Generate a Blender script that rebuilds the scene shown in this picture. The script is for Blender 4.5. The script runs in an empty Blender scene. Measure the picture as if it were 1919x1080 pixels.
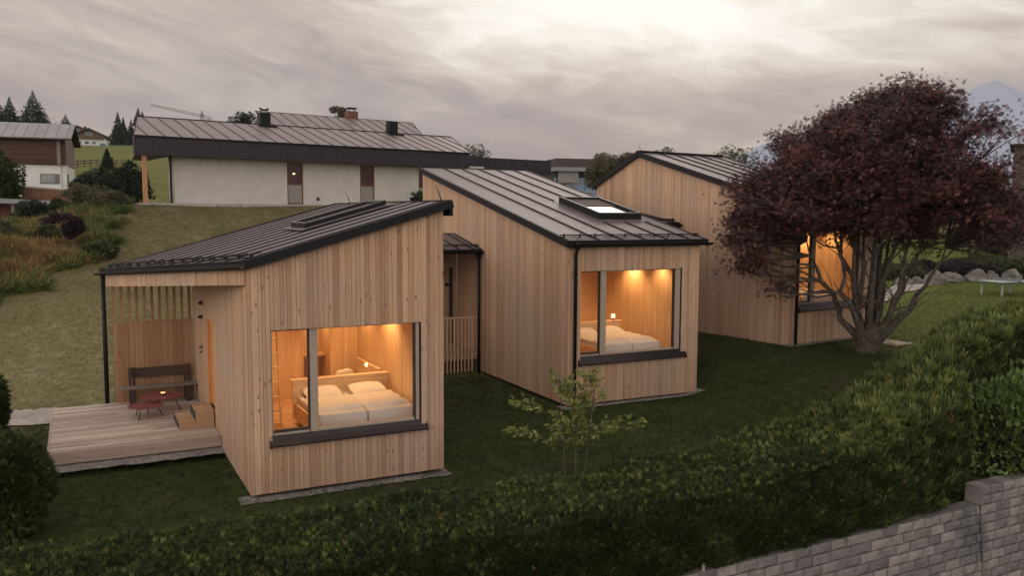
import bpy, math, random
import numpy as np
from mathutils import Matrix, Vector
rng = np.random.default_rng(7)
random.seed(7)
SC = bpy.context.scene
COL = SC.collection
PI = math.pi

# ---------------------------------------------------------------- camera
PITCH, ROLL, CAMH = .0886, .0041, 5.2
cam = bpy.data.objects.new('camera', bpy.data.cameras.new('camera'))
COL.objects.link(cam)
cam.data.sensor_width = 36
cam.data.lens = 1591.1 / 1919 * 36
cam.data.clip_start = .1
cam.data.clip_end = 20000
_f = Vector((0, math.cos(PITCH), -math.sin(PITCH)))
_u = Vector((0, math.sin(PITCH), math.cos(PITCH)))
_r = Vector((1, 0, 0))
_rc = _r * math.cos(ROLL) + _u * math.sin(ROLL)
_uc = -_r * math.sin(ROLL) + _u * math.cos(ROLL)
_m = Matrix((_rc, _uc, -_f)).transposed().to_4x4()
_m.translation = Vector((0, 0, CAMH))
cam.matrix_world = _m
SC.camera = cam

# ---------------------------------------------------------------- exposure
SC.view_settings.view_transform = 'Standard'
SC.view_settings.look = 'None'
SC.view_settings.gamma = 1
SC.view_settings.exposure = .1
SC.cycles.use_denoising = True
SC.cycles.max_bounces = 7
SC.cycles.diffuse_bounces = 4
SC.cycles.glossy_bounces = 3
SC.cycles.transmission_bounces = 3
SC.cycles.transparent_max_bounces = 10
SC.cycles.sample_clamp_indirect = 6
SC.cycles.caustics_reflective = False
SC.cycles.caustics_refractive = False

# ---------------------------------------------------------------- world: dusk sky with layered cloud
SUN_EL, SUN_AZ = math.radians(14), math.radians(9)      # glow low behind the houses
world = bpy.data.worlds.new('World')
SC.world = world
world.use_nodes = True


class NT:
    """tiny node helper"""
    def __init__(s, tree):
        s.t = tree

    def n(s, kind, **kw):
        nd = s.t.nodes.new(kind)
        for k, v in kw.items():
            setattr(nd, k, v)
        return nd

    def put(s, sock, v):
        if isinstance(v, bpy.types.NodeSocket):
            s.t.links.new(v, sock)
        elif isinstance(v, (tuple, list)):
            if len(v) == 3 and sock.type == 'RGBA':
                v = (*v, 1)
            sock.default_value = v
        else:
            sock.default_value = v

    def math(s, op, a, b=None, c=None, clamp=False):
        nd = s.n('ShaderNodeMath', operation=op, use_clamp=clamp)
        s.put(nd.inputs[0], a)
        if b is not None: s.put(nd.inputs[1], b)
        if c is not None: s.put(nd.inputs[2], c)
        return nd.outputs[0]

    def vm(s, op, a, b=None, scale=None):
        nd = s.n('ShaderNodeVectorMath', operation=op)
        s.put(nd.inputs[0], a)
        if b is not None: s.put(nd.inputs[1], b)
        if scale is not None: s.put(nd.inputs[3], scale)
        return nd.outputs['Value'] if op in ('DOT_PRODUCT', 'LENGTH', 'DISTANCE') else nd.outputs[0]

    def noise(s, vec, scale, detail=4, rough=.55, dist=0.):
        nd = s.n('ShaderNodeTexNoise')
        s.put(nd.inputs['Vector'], vec)
        nd.inputs['Scale'].default_value = scale
        nd.inputs['Detail'].default_value = detail
        nd.inputs['Roughness'].default_value = rough
        nd.inputs['Distortion'].default_value = dist
        return nd.outputs[0]

    def ramp(s, fac, stops):
        nd = s.n('ShaderNodeValToRGB')
        cr = nd.color_ramp
        while len(cr.elements) < len(stops):
            cr.elements.new(.5)
        for e, (p, c) in zip(cr.elements, stops):
            e.position = p
            e.color = (*c, 1) if len(c) == 3 else c
        s.put(nd.inputs[0], fac)
        return nd.outputs[0]

    def mix(s, fac, a, b, mode='MIX'):
        nd = s.n('ShaderNodeMix', data_type='RGBA', blend_type=mode)
        s.put(nd.inputs[0], fac)
        s.put(nd.inputs[6], a)
        s.put(nd.inputs[7], b)
        return nd.outputs[2]

    def map(s, v, a, b, c=0., d=1., smooth=False):
        nd = s.n('ShaderNodeMapRange')
        if smooth: nd.interpolation_type = 'SMOOTHSTEP'
        s.put(nd.inputs[0], v)
        for i, x in enumerate((a, b, c, d)):
            s.put(nd.inputs[i + 1], x)
        return nd.outputs[0]

    def sep(s, v):
        nd = s.n('ShaderNodeSeparateXYZ')
        s.put(nd.inputs[0], v)
        return nd.outputs

    def comb(s, x, y, z):
        nd = s.n('ShaderNodeCombineXYZ')
        for i, v in enumerate((x, y, z)):
            s.put(nd.inputs[i], v)
        return nd.outputs[0]

    def obj(s):
        return s.n('ShaderNodeTexCoord').outputs['Object']

    def attr(s, name):
        return s.n('ShaderNodeAttribute', attribute_name=name).outputs['Fac']

    def bump(s, h, strength=.3, dist=.02):
        nd = s.n('ShaderNodeBump')
        nd.inputs['Strength'].default_value = strength
        nd.inputs['Distance'].default_value = dist
        s.put(nd.inputs['Height'], h)
        return nd.outputs[0]


def build_world():
    w = NT(world.node_tree)
    bg = world.node_tree.nodes['Background']
    d = w.n('ShaderNodeTexCoord').outputs['Generated']
    d = w.vm('NORMALIZE', d)
    x, y, z = w.sep(d)
    zc = w.math('MAXIMUM', z, 0.)
    # nishita dusk sky as the base light
    sky = w.n('ShaderNodeTexSky', sky_type='NISHITA')
    sky.sun_disc = False
    sky.sun_elevation = SUN_EL
    sky.sun_rotation = SUN_AZ
    sky.air_density = 1.5
    sky.dust_density = .6
    nsky = w.vm('SCALE', sky.outputs[0], scale=.07)
    # cloud deck: long streaks sinking from left to right, torn cloud on the right
    za = w.math('MULTIPLY', z, 1.)
    q = w.comb(w.math('MULTIPLY', x, 2.1), w.math('MULTIPLY_ADD', z, 6.6, w.math('MULTIPLY', x, 1.25)), w.math('MULTIPLY', y, 1.3))
    warp = w.n('ShaderNodeTexNoise')
    w.put(warp.inputs['Vector'], q)
    warp.inputs['Scale'].default_value = 1.9
    warp.inputs['Detail'].default_value = 3
    qw = w.vm('ADD', q, w.vm('SCALE', w.vm('SUBTRACT', warp.outputs['Color'], (.5, .5, .5)), scale=1.05))
    big = w.noise(qw, 1.35, 4, .5, .3)
    fine = w.noise(w.vm('ADD', qw, (7.3, 2.1, 4.)), 4.2, 8, .62, .4)
    wisp = w.noise(w.vm('MULTIPLY', w.vm('ADD', qw, (3., 9., 0.)), (1., 1.5, 1.)), 7.5, 6, .62, .5)
    c = w.math('MULTIPLY_ADD', big, .58, w.math('MULTIPLY_ADD', fine, .32, w.math('MULTIPLY', wisp, .10)))
    c = w.math('MULTIPLY_ADD', w.math('SUBTRACT', c, .5), 2.3, .5)
    # wide bright break in the cloud high above the ridge, cream band on the left
    gx = w.math('DIVIDE', w.math('SUBTRACT', x, .20), .42)
    gz_ = w.math('DIVIDE', w.math('SUBTRACT', z, .275), .150)
    gr = w.math('SQRT', w.math('ADD', w.math('MULTIPLY', gx, gx), w.math('MULTIPLY', gz_, gz_)))
    glow = w.math('MULTIPLY', w.map(gr, 1.30, .25, 0., 1., True), w.map(y, .2, .5))
    lz = w.math('ADD', z, w.math('MULTIPLY', w.math('ADD', x, .45), .22))
    left = w.math('MULTIPLY', w.map(x, -.12, -.35, 0., 1., True), w.map(w.math('ABSOLUTE', w.math('SUBTRACT', lz, .165)), .07, .0, 0., 1., True))
    thin = w.math('ADD', w.math('MULTIPLY', glow, .42), w.math('MULTIPLY_ADD', c, .54, .125))
    thin = w.math('ADD', thin, w.math('MULTIPLY', left, .10))
    thin = w.math('ADD', thin, w.map(z, .10, .24, -.02, .08, True))
    right = w.math('MULTIPLY', w.map(x, .25, .42, 0., 1., True), w.map(w.math('ABSOLUTE', w.math('SUBTRACT', z, .135)), .09, .02, 0., 1., True))
    thin = w.math('ADD', thin, w.math('MULTIPLY', right, .15))
    col = w.ramp(thin, [(.26, (.275, .232, .225)), (.40, (.36, .302, .28)), (.52, (.49, .42, .365)), (.64, (.68, .61, .52)), (.77, (.87, .82, .745)), (.92, (1.0, .96, .89))])
    hz = w.map(zc, .0, .075, 1., 0., True)
    col = w.mix(w.math('MULTIPLY', hz, .8), col, (.385, .325, .315))
    # unseen sky behind, left of the viewer and overhead, brightened to light the walls
    bd = w.vm('DOT_PRODUCT', d, (-.60, -.80, 0.))
    back = w.map(bd, -.25, .55, 0., 1., True)
    belt = w.math('MULTIPLY', back, w.map(zc, .75, .2, .35, 1., True))
    over = w.map(zc, .3, .8, 0., 1., True)
    col = w.mix(w.math('MULTIPLY', belt, .9), col, (2.15, 1.92, 1.70))
    col = w.mix(w.math('MULTIPLY', over, .6), col, (.80, .74, .72))
    col = w.mix(.02, col, nsky, 'ADD')
    dark = w.map(z, -.02, 0., .25, 1.)
    w.put(bg.inputs[0], w.vm('SCALE', col, scale=dark))
    bg.inputs[1].default_value = 1.10


build_world()
sun = bpy.data.objects.new('sun', bpy.data.lights.new('sun', 'SUN'))
COL.objects.link(sun)
sun.data.energy = .5
sun.data.angle = math.radians(25)
sun.data.color = (1, .88, .76)
_sd = Vector((math.sin(SUN_AZ) * math.cos(SUN_EL), math.cos(SUN_AZ) * math.cos(SUN_EL), math.sin(SUN_EL)))
sun.rotation_euler = _sd.to_track_quat('Z', 'Y').to_euler()


# ---------------------------------------------------------------- object helpers
def tag(o, label=None, cat=None, group=None, kind=None):
    if label: o['label'] = label
    if cat: o['category'] = cat
    if group: o['group'] = group
    if kind: o['kind'] = kind
    return o


def thing(name, label, cat, loc=(0, 0, 0), rz=0, group=None):
    o = bpy.data.objects.new(name, None)
    o.empty_display_size = .2
    COL.objects.link(o)
    o.location = loc
    o.rotation_euler = (0, 0, rz)
    return tag(o, label, cat, group)


def copy_tree(o, parent=None):
    c = o.copy()
    COL.objects.link(c)
    c.parent = parent
    for ch in list(o.children):
        copy_tree(ch, c)
    return c


class MB:
    def __init__(s):
        s.v, s.f, s.m, s.t = [], [], [], []

    def face(s, idx, mat=0, tone=.5):
        s.f.append(idx); s.m.append(mat); s.t.append(tone)

    def poly(s, pts, mat=0, tone=.5):
        b = len(s.v)
        s.v += [tuple(p) for p in pts]
        s.face(list(range(b, b + len(pts))), mat, tone)

    def hexa(s, p, mat=0, tone=.5, topmat=None):
        """eight corners: bottom 0-3 counter-clockwise, top 4-7"""
        b = len(s.v)
        s.v += [tuple(q) for q in p]
        for k, q in enumerate(((3, 2, 1, 0), (4, 5, 6, 7), (0, 1, 5, 4), (1, 2, 6, 5), (2, 3, 7, 6), (3, 0, 4, 7))):
            s.face([b + i for i in q], topmat if (topmat is not None and k == 1) else mat, tone)

    def box(s, x0, x1, y0, y1, z0, z1, mat=0, tone=.5):
        s.hexa([(x0, y0, z0), (x1, y0, z0), (x1, y1, z0), (x0, y1, z0), (x0, y0, z1), (x1, y0, z1), (x1, y1, z1), (x0, y1, z1)], mat, tone)

    def bar(s, a, b, wd, ht, mat=0, tone=.5, up=(0, 0, 1)):
        """rectangular bar between two points, ht along up"""
        a, b = Vector(a), Vector(b)
        d = (b - a).normalized()
        u = Vector(up)
        sd = d.cross(u)
        if sd.length < 1e-4: sd = d.cross(Vector((1, 0, 0)))
        sd.normalize()
        u = sd.cross(d).normalized()
        sd, u = sd * wd / 2, u * ht / 2
        s.hexa([a - sd - u, a + sd - u, b + sd - u, b - sd - u, a - sd + u, a + sd + u, b + sd + u, b - sd + u], mat, tone)

    def tube(s, pts, rad, n=10, mat=0, tone=.5, cap=True):
        pts = [Vector(p) for p in pts]
        if not isinstance(rad, (list, tuple)): rad = [rad] * len(pts)
        rings = []
        ref = Vector((.31, .17, .93))
        for i, p in enumerate(pts):
            d = (pts[min(i + 1, len(pts) - 1)] - pts[max(i - 1, 0)]).normalized()
            a = d.cross(ref)
            if a.length < .05: a = d.cross(Vector((1, 0, 0)))
            a.normalize()
            b = d.cross(a)
            base = len(s.v)
            for k in range(n):
                t = 2 * PI * k / n
                s.v.append(tuple(p + (a * math.cos(t) + b * math.sin(t)) * rad[i]))
            rings.append(base)
        for r0, r1 in zip(rings, rings[1:]):
            for k in range(n):
                s.face([r0 + k, r0 + (k + 1) % n, r1 + (k + 1) % n, r1 + k], mat, tone)
        if cap:
            s.face([rings[0] + k for k in range(n)][::-1], mat, tone)
            s.face([rings[-1] + k for k in range(n)], mat, tone)

    def lathe(s, prof, n=20, mat=0, tone=.5, c=(0, 0, 0)):
        rings = []
        for r, z in prof:
            base = len(s.v)
            for k in range(n):
                t = 2 * PI * k / n
                s.v.append((c[0] + r * math.cos(t), c[1] + r * math.sin(t), c[2] + z))
            rings.append(base)
        for r0, r1 in zip(rings, rings[1:]):
            for k in range(n):
                s.face([r0 + k, r0 + (k + 1) % n, r1 + (k + 1) % n, r1 + k], mat, tone)
        s.face([rings[0] + k for k in range(n)][::-1], mat, tone)
        s.face([rings[-1] + k for k in range(n)], mat, tone)

    def build(s, name, mats, parent=None, smooth=False, bevel=0):
        me = bpy.data.meshes.new(name)
        me.from_pydata(s.v, [], s.f)
        if not isinstance(mats, (list, tuple)): mats = [mats]
        for m in mats: me.materials.append(m)
        me.polygons.foreach_set('material_index', s.m)
        if smooth: me.polygons.foreach_set('use_smooth', [True] * len(s.f))
        a = me.attributes.new('tone', 'FLOAT', 'FACE')
        a.data.foreach_set('value', s.t)
        me.update()
        o = bpy.data.objects.new(name, me)
        COL.objects.link(o)
        o.parent = parent
        if bevel:
            b = o.modifiers.new('soft', 'BEVEL')
            b.width = bevel
            b.segments = 2
            b.limit_method = 'ANGLE'
        return o


def mesh_np(name, V, F, mats, tone=None, parent=None, smooth=False, midx=None):
    """fast mesh from numpy arrays; F is (n,k)"""
    me = bpy.data.meshes.new(name)
    n, k = F.shape
    me.vertices.add(len(V))
    me.vertices.foreach_set('co', np.ascontiguousarray(V, dtype=np.float32).ravel())
    me.loops.add(n * k)
    me.loops.foreach_set('vertex_index', np.ascontiguousarray(F, dtype=np.int32).ravel())
    me.polygons.add(n)
    me.polygons.foreach_set('loop_start', np.arange(0, n * k, k, dtype=np.int32))
    if smooth: me.polygons.foreach_set('use_smooth', np.ones(n, dtype=bool))
    for m in (mats if isinstance(mats, (list, tuple)) else [mats]): me.materials.append(m)
    if midx is not None: me.polygons.foreach_set('material_index', midx.astype(np.int32))
    if tone is not None:
        a = me.attributes.new('tone', 'FLOAT', 'FACE')
        a.data.foreach_set('value', np.ascontiguousarray(tone, dtype=np.float32))
    me.update(calc_edges=True)
    o = bpy.data.objects.new(name, me)
    COL.objects.link(o)
    o.parent = parent
    return o


LEAF = np.array([(0, 0, 0), (.36, .26, .05), (1, 0, 0), (.36, -.26, .05)], float)
LEAF_F = np.array([(0, 1, 2), (0, 2, 3)])


def star_template(n=5):
    V, F = [], []
    for k, a in enumerate(np.linspace(-1.9, 1.9, n)):
        L = (.62, .9, 1., .9, .62)[k] if n == 5 else 1.
        c, s_ = math.cos(a), math.sin(a)
        b = len(V)
        V += [(-.0 * c, 0, 0), (.45 * L * c - .13 * s_, .45 * L * s_ + .13 * c, .02), (L * c, L * s_, -.06), (.45 * L * c + .13 * s_, .45 * L * s_ - .13 * c, .02)]
        F += [(b, b + 2, b + 1), (b, b + 3, b + 2)]
    return np.array(V, float), np.array(F)


STAR, STAR_F = star_template()


def sprig_template(n=5, spread=.55, wd=.09, seed=1):
    r = np.random.default_rng(seed)
    V, F = [], []
    for k in range(n):
        a = 2 * PI * k / n + r.uniform(-.3, .3)
        t = spread * r.uniform(.5, 1.2)
        L = r.uniform(.65, 1.05)
        d = np.array((math.cos(t), math.sin(t) * math.cos(a), math.sin(t) * math.sin(a))) * L
        sd = np.cross(d, (.3, .9, .2)); sd = sd / np.linalg.norm(sd) * wd
        b = len(V)
        o = np.array((r.uniform(0, .3), 0, 0))
        V += [o - sd * .5, o + d * .5 + sd, o + d, ]
        F += [(b, b + 1, b + 2)]
        V += [o + sd * .5, o + d * .5 - sd, o + d]
        F += [(b + 3, b + 5, b + 4)]
    return np.array(V, float), np.array(F)


SPRIG, SPRIG_F = sprig_template(6, .42, .075)
SPRAY, SPRAY_F = sprig_template(4, .8, .16, 4)
BLADE = np.array([(0, -.045, 0), (0, .045, 0), (.6, .03, .0), (1, 0, 0)], float)
TUFT_V, TUFT_F = sprig_template(4, .6, .05, 9)


def scatter(name, C, fwd, size, T, TF, mat, tone, parent=None, roll=None):
    """place template copies (x axis along fwd) at centres C"""
    N = len(C)
    f = fwd / np.maximum(np.linalg.norm(fwd, axis=1, keepdims=True), 1e-6)
    ref = rng.normal(size=(N, 3)) if roll is None else roll
    s_ = np.cross(f, ref)
    s_ /= np.maximum(np.linalg.norm(s_, axis=1, keepdims=True), 1e-6)
    u = np.cross(s_, f)
    S = np.broadcast_to(np.asarray(size, float).reshape(-1, 1), (N, 1))
    V = (C[:, None, :] + S[:, None, :] * (T[None, :, 0:1] * f[:, None, :] + T[None, :, 1:2] * s_[:, None, :] + T[None, :, 2:3] * u[:, None, :])).reshape(-1, 3)
    F = (TF[None] + (np.arange(N) * len(T))[:, None, None]).reshape(-1, TF.shape[1])
    return mesh_np(name, V, F, mat, np.repeat(tone, len(TF)), parent)


# ---------------------------------------------------------------- materials
def material(name, fn):
    m = bpy.data.materials.new(name)
    m.use_nodes = True
    w = NT(m.node_tree)
    b = m.node_tree.nodes['Principled BSDF']
    fn(w, b)
    return m


def plain(name, col, rough=.6, metal=0., var=.12, scale=6., bump=0.):
    def fn(w, b):
        p = w.obj()
        n = w.noise(p, scale, 5, .6)
        c2 = tuple(max(0, c * (1 - var * 2)) for c in col)
        c3 = tuple(min(1, c * (1 + var)) for c in col)
        c = w.ramp(n, [(.3, c2), (.7, c3)])
        tn = w.attr('tone')
        c = w.mix(1., c, w.ramp(tn, [(0, (.8, .8, .8)), (1, (1.12, 1.12, 1.12))]), 'MULTIPLY')
        w.put(b.inputs['Base Color'], c)
        b.inputs['Roughness'].default_value = rough
        b.inputs['Metallic'].default_value = metal
        if bump: w.put(b.inputs['Normal'], w.bump(w.noise(p, scale * 6, 4), bump, .01))
    return material(name, fn)


def wood(name, cols, axis='z', rough=.62, knots=.8, grain=1., weather=.0):
    """cols: dark, mid, light base colours; axis: grain direction"""
    def fn(w, b):
        p = w.obj()
        tn = w.attr('tone')
        off = w.vm('SCALE', (37.1, 91.7, 53.3), scale=tn)
        p2 = w.vm('ADD', p, off)
        hi, lo = 34. * grain, 1.3 * grain
        sc = {'z': (hi, hi, lo), 'x': (lo, hi, hi), 'y': (hi, lo, hi)}[axis]
        g = w.noise(w.vm('MULTIPLY', p2, sc), 1., 6, .62, 1.1)
        g2 = w.noise(w.vm('MULTIPLY', p2, tuple(s_ * .25 for s_ in sc)), 1., 3, .5, .4)
        base = w.ramp(tn, [(0, cols[0]), (.45, cols[1]), (1, cols[2])])
        c = w.mix(1., base, w.ramp(g, [(.25, (.74, .70, .66)), (.55, (1, 1, 1)), (.8, (1.1, 1.1, 1.1))]), 'MULTIPLY')
        c = w.mix(.6, c, w.ramp(g2, [(.3, (.8, .77, .74)), (.7, (1.12, 1.12, 1.12))]), 'MULTIPLY')
        if knots:
            ks = {'z': (10, 10, 4.5), 'x': (4.5, 10, 10), 'y': (10, 4.5, 10)}[axis]
            v = w.n('ShaderNodeTexVoronoi')
            w.put(v.inputs['Vector'], w.vm('MULTIPLY', p2, ks))
            v.inputs['Scale'].default_value = 1.
            k = w.map(v.outputs['Distance'], .10, .26, 1., 0., True)
            sel = w.math('GREATER_THAN', w.sep(v.outputs['Color'])[0], .70)
            k = w.math('MULTIPLY', w.math('MULTIPLY', k, sel), knots)
            c = w.mix(k, c, (cols[0][0] * .42, cols[0][1] * .32, cols[0][2] * .26))
        if weather:
            n3 = w.noise(w.vm('MULTIPLY', p, (.5, .5, .35)), 1., 4, .6)
            c = w.mix(w.math('MULTIPLY', w.map(n3, .35, .7, 0., 1.), weather), c, (cols[1][0] * .72, cols[1][0] * .62, cols[1][0] * .56))
        w.put(b.inputs['Base Color'], c)
        b.inputs['Roughness'].default_value = rough
        b.inputs['Specular IOR Level'].default_value = .25
        w.put(b.inputs['Normal'], w.bump(g, .25, .004))
    return material(name, fn)


def metal_sheet(name, col, rough=.42, metal=.35):
    def fn(w, b):
        p = w.obj()
        n = w.noise(p, 1.6, 6, .65)
        n2 = w.noise(w.vm('MULTIPLY', p, (14, 14, 14)), 1., 3)
        c = w.mix(1., w.ramp(n, [(.3, tuple(x * .82 for x in col)), (.7, tuple(x * 1.12 for x in col))]), w.ramp(w.attr('tone'), [(0, (.88, .88, .88)), (1, (1.1, 1.1, 1.1))]), 'MULTIPLY')
        w.put(b.inputs['Base Color'], c)
        b.inputs['Metallic'].default_value = metal
        if metal == 0: b.inputs['Specular IOR Level'].default_value = .22
        w.put(b.inputs['Roughness'], w.map(n2, .2, .8, rough - .07, rough + .1))
        w.put(b.inputs['Normal'], w.bump(n, .12, .02))
    return material(name, fn)


def leafmat(name, stops, rough=.55, trans=.25):
    def fn(w, b):
        tn = w.attr('tone')
        c = w.ramp(tn, stops)
        n = w.noise(w.obj(), 1.3, 3)
        c = w.mix(1., c, w.ramp(n, [(.3, (.75, .75, .75)), (.7, (1.2, 1.2, 1.2))]), 'MULTIPLY')
        w.put(b.inputs['Base Color'], c)
        b.inputs['Roughness'].default_value = rough
        b.inputs['Specular IOR Level'].default_value = .3
        tr = w.n('ShaderNodeBsdfTranslucent')
        w.put(tr.inputs[0], c)
        mx = w.n('ShaderNodeMixShader')
        mx.inputs[0].default_value = trans
        out = w.t.nodes['Material Output']
        w.t.links.new(b.outputs[0], mx.inputs[1])
        w.t.links.new(tr.outputs[0], mx.inputs[2])
        w.t.links.new(mx.outputs[0], out.inputs[0])
    return material(name, fn)


def glassmat(name, tint=(.97, .97, .96), refl=1.):
    m = bpy.data.materials.new(name)
    m.use_nodes = True
    t = m.node_tree
    t.nodes.remove(t.nodes['Principled BSDF'])
    w = NT(t)
    tr = w.n('ShaderNodeBsdfTransparent')
    w.put(tr.inputs[0], tint)
    gl = w.n('ShaderNodeBsdfGlossy')
    gl.inputs['Roughness'].default_value = .01
    ge = w.n('ShaderNodeNewGeometry')
    cs = w.math('ABSOLUTE', w.vm('DOT_PRODUCT', ge.outputs['Incoming'], ge.outputs['Normal']))
    fr = w.math('MULTIPLY_ADD', w.math('POWER', w.math('SUBTRACT', 1., cs, clamp=True), 5.), .96, .04)
    mx = w.n('ShaderNodeMixShader')
    w.put(mx.inputs[0], w.math('MULTIPLY', fr, refl))
    t.links.new(tr.outputs[0], mx.inputs[1])
    t.links.new(gl.outputs[0], mx.inputs[2])
    t.links.new(mx.outputs[0], t.nodes['Material Output'].inputs[0])
    return m


def emit(name, col, strength):
    def fn(w, b):
        b.inputs['Base Color'].default_value = (*col, 1)
        b.inputs['Emission Color'].default_value = (*col, 1)
        b.inputs['Emission Strength'].default_value = strength
    return material(name, fn)


LARCH = wood('larch_cladding', ((.35, .206, .128), (.455, .287, .184), (.56, .378, .258)), 'z', weather=.4, knots=.95)
SCREEN_WOOD = wood('shaded_screen_larch', ((.25, .145, .080), (.31, .185, .105), (.37, .23, .14)), 'z', knots=.7)  # unweathered larch, with the shade of the terrace roof put into the colour
LARCH_SHADE = wood('shaded_larch_boards', ((.30, .19, .115), (.37, .24, .15), (.43, .29, .185)), 'z')  # darker larch copy; shade under the roofs is put into the colour
ORANGE_WOOD = wood('oiled_wood', ((.50, .22, .07), (.55, .25, .085), (.6, .29, .1)), 'z', knots=.3)
ROOM_WOOD = wood('room_spruce', ((.66, .46, .27), (.69, .485, .29), (.72, .51, .31)), 'z', knots=.35, grain=.6)
ROOM_FLOOR = wood('room_floor', ((.42, .26, .14), (.47, .30, .17), (.52, .34, .2)), 'x', knots=.3)
BED_WOOD = wood('bed_spruce', ((.60, .42, .26), (.66, .47, .30), (.72, .52, .34)), 'x', knots=.4)
DECK_WOOD = wood('deck_larch', ((.33, .255, .215), (.46, .375, .325), (.60, .50, .44)), 'x', knots=.5)
STEP_WOOD = wood('step_larch', ((.34, .21, .125), (.42, .27, .165), (.5, .33, .21)), 'y', knots=.4)
OLD_WOOD = wood('weathered_dark_wood', ((.045, .032, .026), (.07, .05, .04), (.10, .075, .06)), 'x', knots=.4)
GREY_WOOD = wood('grey_wood', ((.14, .12, .11), (.19, .165, .15), (.24, .21, .19)), 'x', knots=.4)
BARN_WOOD = wood('brown_barn_wood', ((.050, .026, .017), (.078, .040, .025), (.11, .06, .038)), 'x', knots=.3)
RED_WOOD = wood('red_brown_wood', ((.13, .055, .03), (.17, .075, .042), (.21, .1, .06)), 'z', knots=.3)
POST_WOOD = wood('post_wood', ((.35, .19, .1), (.4, .22, .12), (.45, .26, .15)), 'z', knots=.3)
BACKING = plain('dark_backing', (.03, .022, .018), .8)
ROOF = metal_sheet('brown_grey_roof_sheet', (.120, .093, .098), .44, .2)
SEAM = metal_sheet('roof_seam_metal', (.012, .011, .013), .55, 0.)
BLACK = metal_sheet('black_steel', (.008, .008, .010), .55, 0.)
FASCIA = metal_sheet('dark_fascia_sheet', (.018, .013, .021), .55, .1)
FRAME = plain('taupe_window_frame', (.33, .27, .215), .5, 0, .05)
DARKFRAME = plain('dark_gasket', (.02, .018, .018), .5)
SILL = metal_sheet('sill_metal', (.035, .028, .03), .35, .5)
GLASS = glassmat('window_glass')
SKYGLASS = plain('skylight_glass', (.05, .04, .04), .10, 0, 0)
SKYGLASS.node_tree.nodes['Principled BSDF'].inputs['Specular IOR Level'].default_value = .3
LINEN = plain('bed_linen', (.62, .59, .57), .85, 0, .03, 9, .15)
CREAM = plain('cream_plaster', (.50, .485, .445), .85, 0, .05, 1.2, .1)
WHITE = plain('white_plaster', (.62, .62, .63), .85, 0, .04, 1.)
RUST = plain('red_lacquer_steel', (.20, .052, .050), .5, 0, .08)
CONCRETE = plain('concrete', (.36, .34, .32), .85, 0, .15, 3, .3)
STONE = plain('boulder_stone', (.15, .138, .128), .85, 0, .3, 2.2, .6)
GREEN_TOP = plain('table_green', (.30, .36, .33), .5, 0, .05)
NIGHTGLASS = plain('dusk_glass', (.035, .06, .10), .06, 0, .3, .8)
REDGLASS = plain('reddish_pane', (.075, .022, .018), .08, 0, .3, 1.5)
FROST = plain('frosted_pane', (.24, .225, .215), .35, 0, .05)
BARK = plain('maple_bark', (.085, .068, .058), .9, 0, .35, 7, .9)
THINBARK = plain('sapling_bark', (.10, .075, .055), .9, 0, .2, 9, .5)
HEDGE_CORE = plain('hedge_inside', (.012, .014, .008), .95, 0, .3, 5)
LAMP_GLOW = emit('lamp_glow', (1, .62, .28), 14)
CANDLE = emit('candle_glow', (1, .55, .25), 1.0)
MAPLE = leafmat('maple_leaf', [(0, (.022, .012, .015)), (.5, (.056, .023, .029)), (.85, (.125, .042, .045)), (1, (.20, .08, .068))], .5, .2)
YEW = leafmat('yew_needles', [(0, (.015, .028, .009)), (.45, (.037, .060, .018)), (.75, (.078, .105, .030)), (.95, (.165, .195, .055)), (1, (.18, .11, .045))], .6, .12)
LAUREL = leafmat('laurel_leaf', [(0, (.035, .062, .018)), (.5, (.085, .135, .042)), (1, (.20, .27, .085))], .35, .15)
SAPLEAF = leafmat('sapling_leaf', [(0, (.09, .125, .032)), (.5, (.175, .20, .058)), (1, (.30, .30, .095))], .5, .35)
CONIFER = leafmat('conifer_needles', [(0, (.016, .028, .019)), (.5, (.032, .052, .031)), (1, (.066, .088, .048))], .7, .1)
BROADLEAF = leafmat('broad_leaf', [(0, (.03, .04, .016)), (.5, (.06, .075, .03)), (1, (.12, .125, .06))], .6, .2)
OLIVELEAF = leafmat('olive_leaf', [(0, (.06, .06, .035)), (.5, (.11, .10, .06)), (1, (.17, .15, .09))], .6, .2)
PURPLELEAF = leafmat('purple_leaf', [(0, (.02, .012, .018)), (.5, (.04, .024, .032)), (1, (.075, .05, .06))], .6, .2)
STRAW = leafmat('wild_grass_blades', [(0, (.055, .075, .022)), (.4, (.11, .125, .042)), (.65, (.20, .17, .065)), (1, (.30, .19, .08))], .7, .2)
LAWNBLADE = leafmat('lawn_blades', [(0, (.020, .035, .008)), (.5, (.045, .066, .018)), (1, (.105, .115, .036))], .7, .15)
MEADOWBLADE = leafmat('meadow_blades', [(0, (.055, .062, .020)), (.5, (.125, .115, .045)), (1, (.22, .18, .10))], .75, .15)
ROCKFAR = plain('hazy_far_limestone', (.38, .43, .57), .9, 0, .08, .004)  # limestone with some distance haze put into its pale blue colour

# ---------------------------------------------------------------- terrain (v along the house fronts, u uphill)
A0 = (-4.7617, 15.1683)
AR = .4752
CA, SA = math.cos(AR), math.sin(AR)


def to_local(x, y):
    dx, dy = x - A0[0], y - A0[1]
    return dx * CA + dy * SA, -dx * SA + dy * CA


def to_world(v, u):
    return A0[0] + v * CA - u * SA, A0[1] + v * SA + u * CA


def sm(a, b, x):
    t = np.clip((x - a) / (b - a), 0, 1)
    return t * t * (3 - 2 * t)


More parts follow.
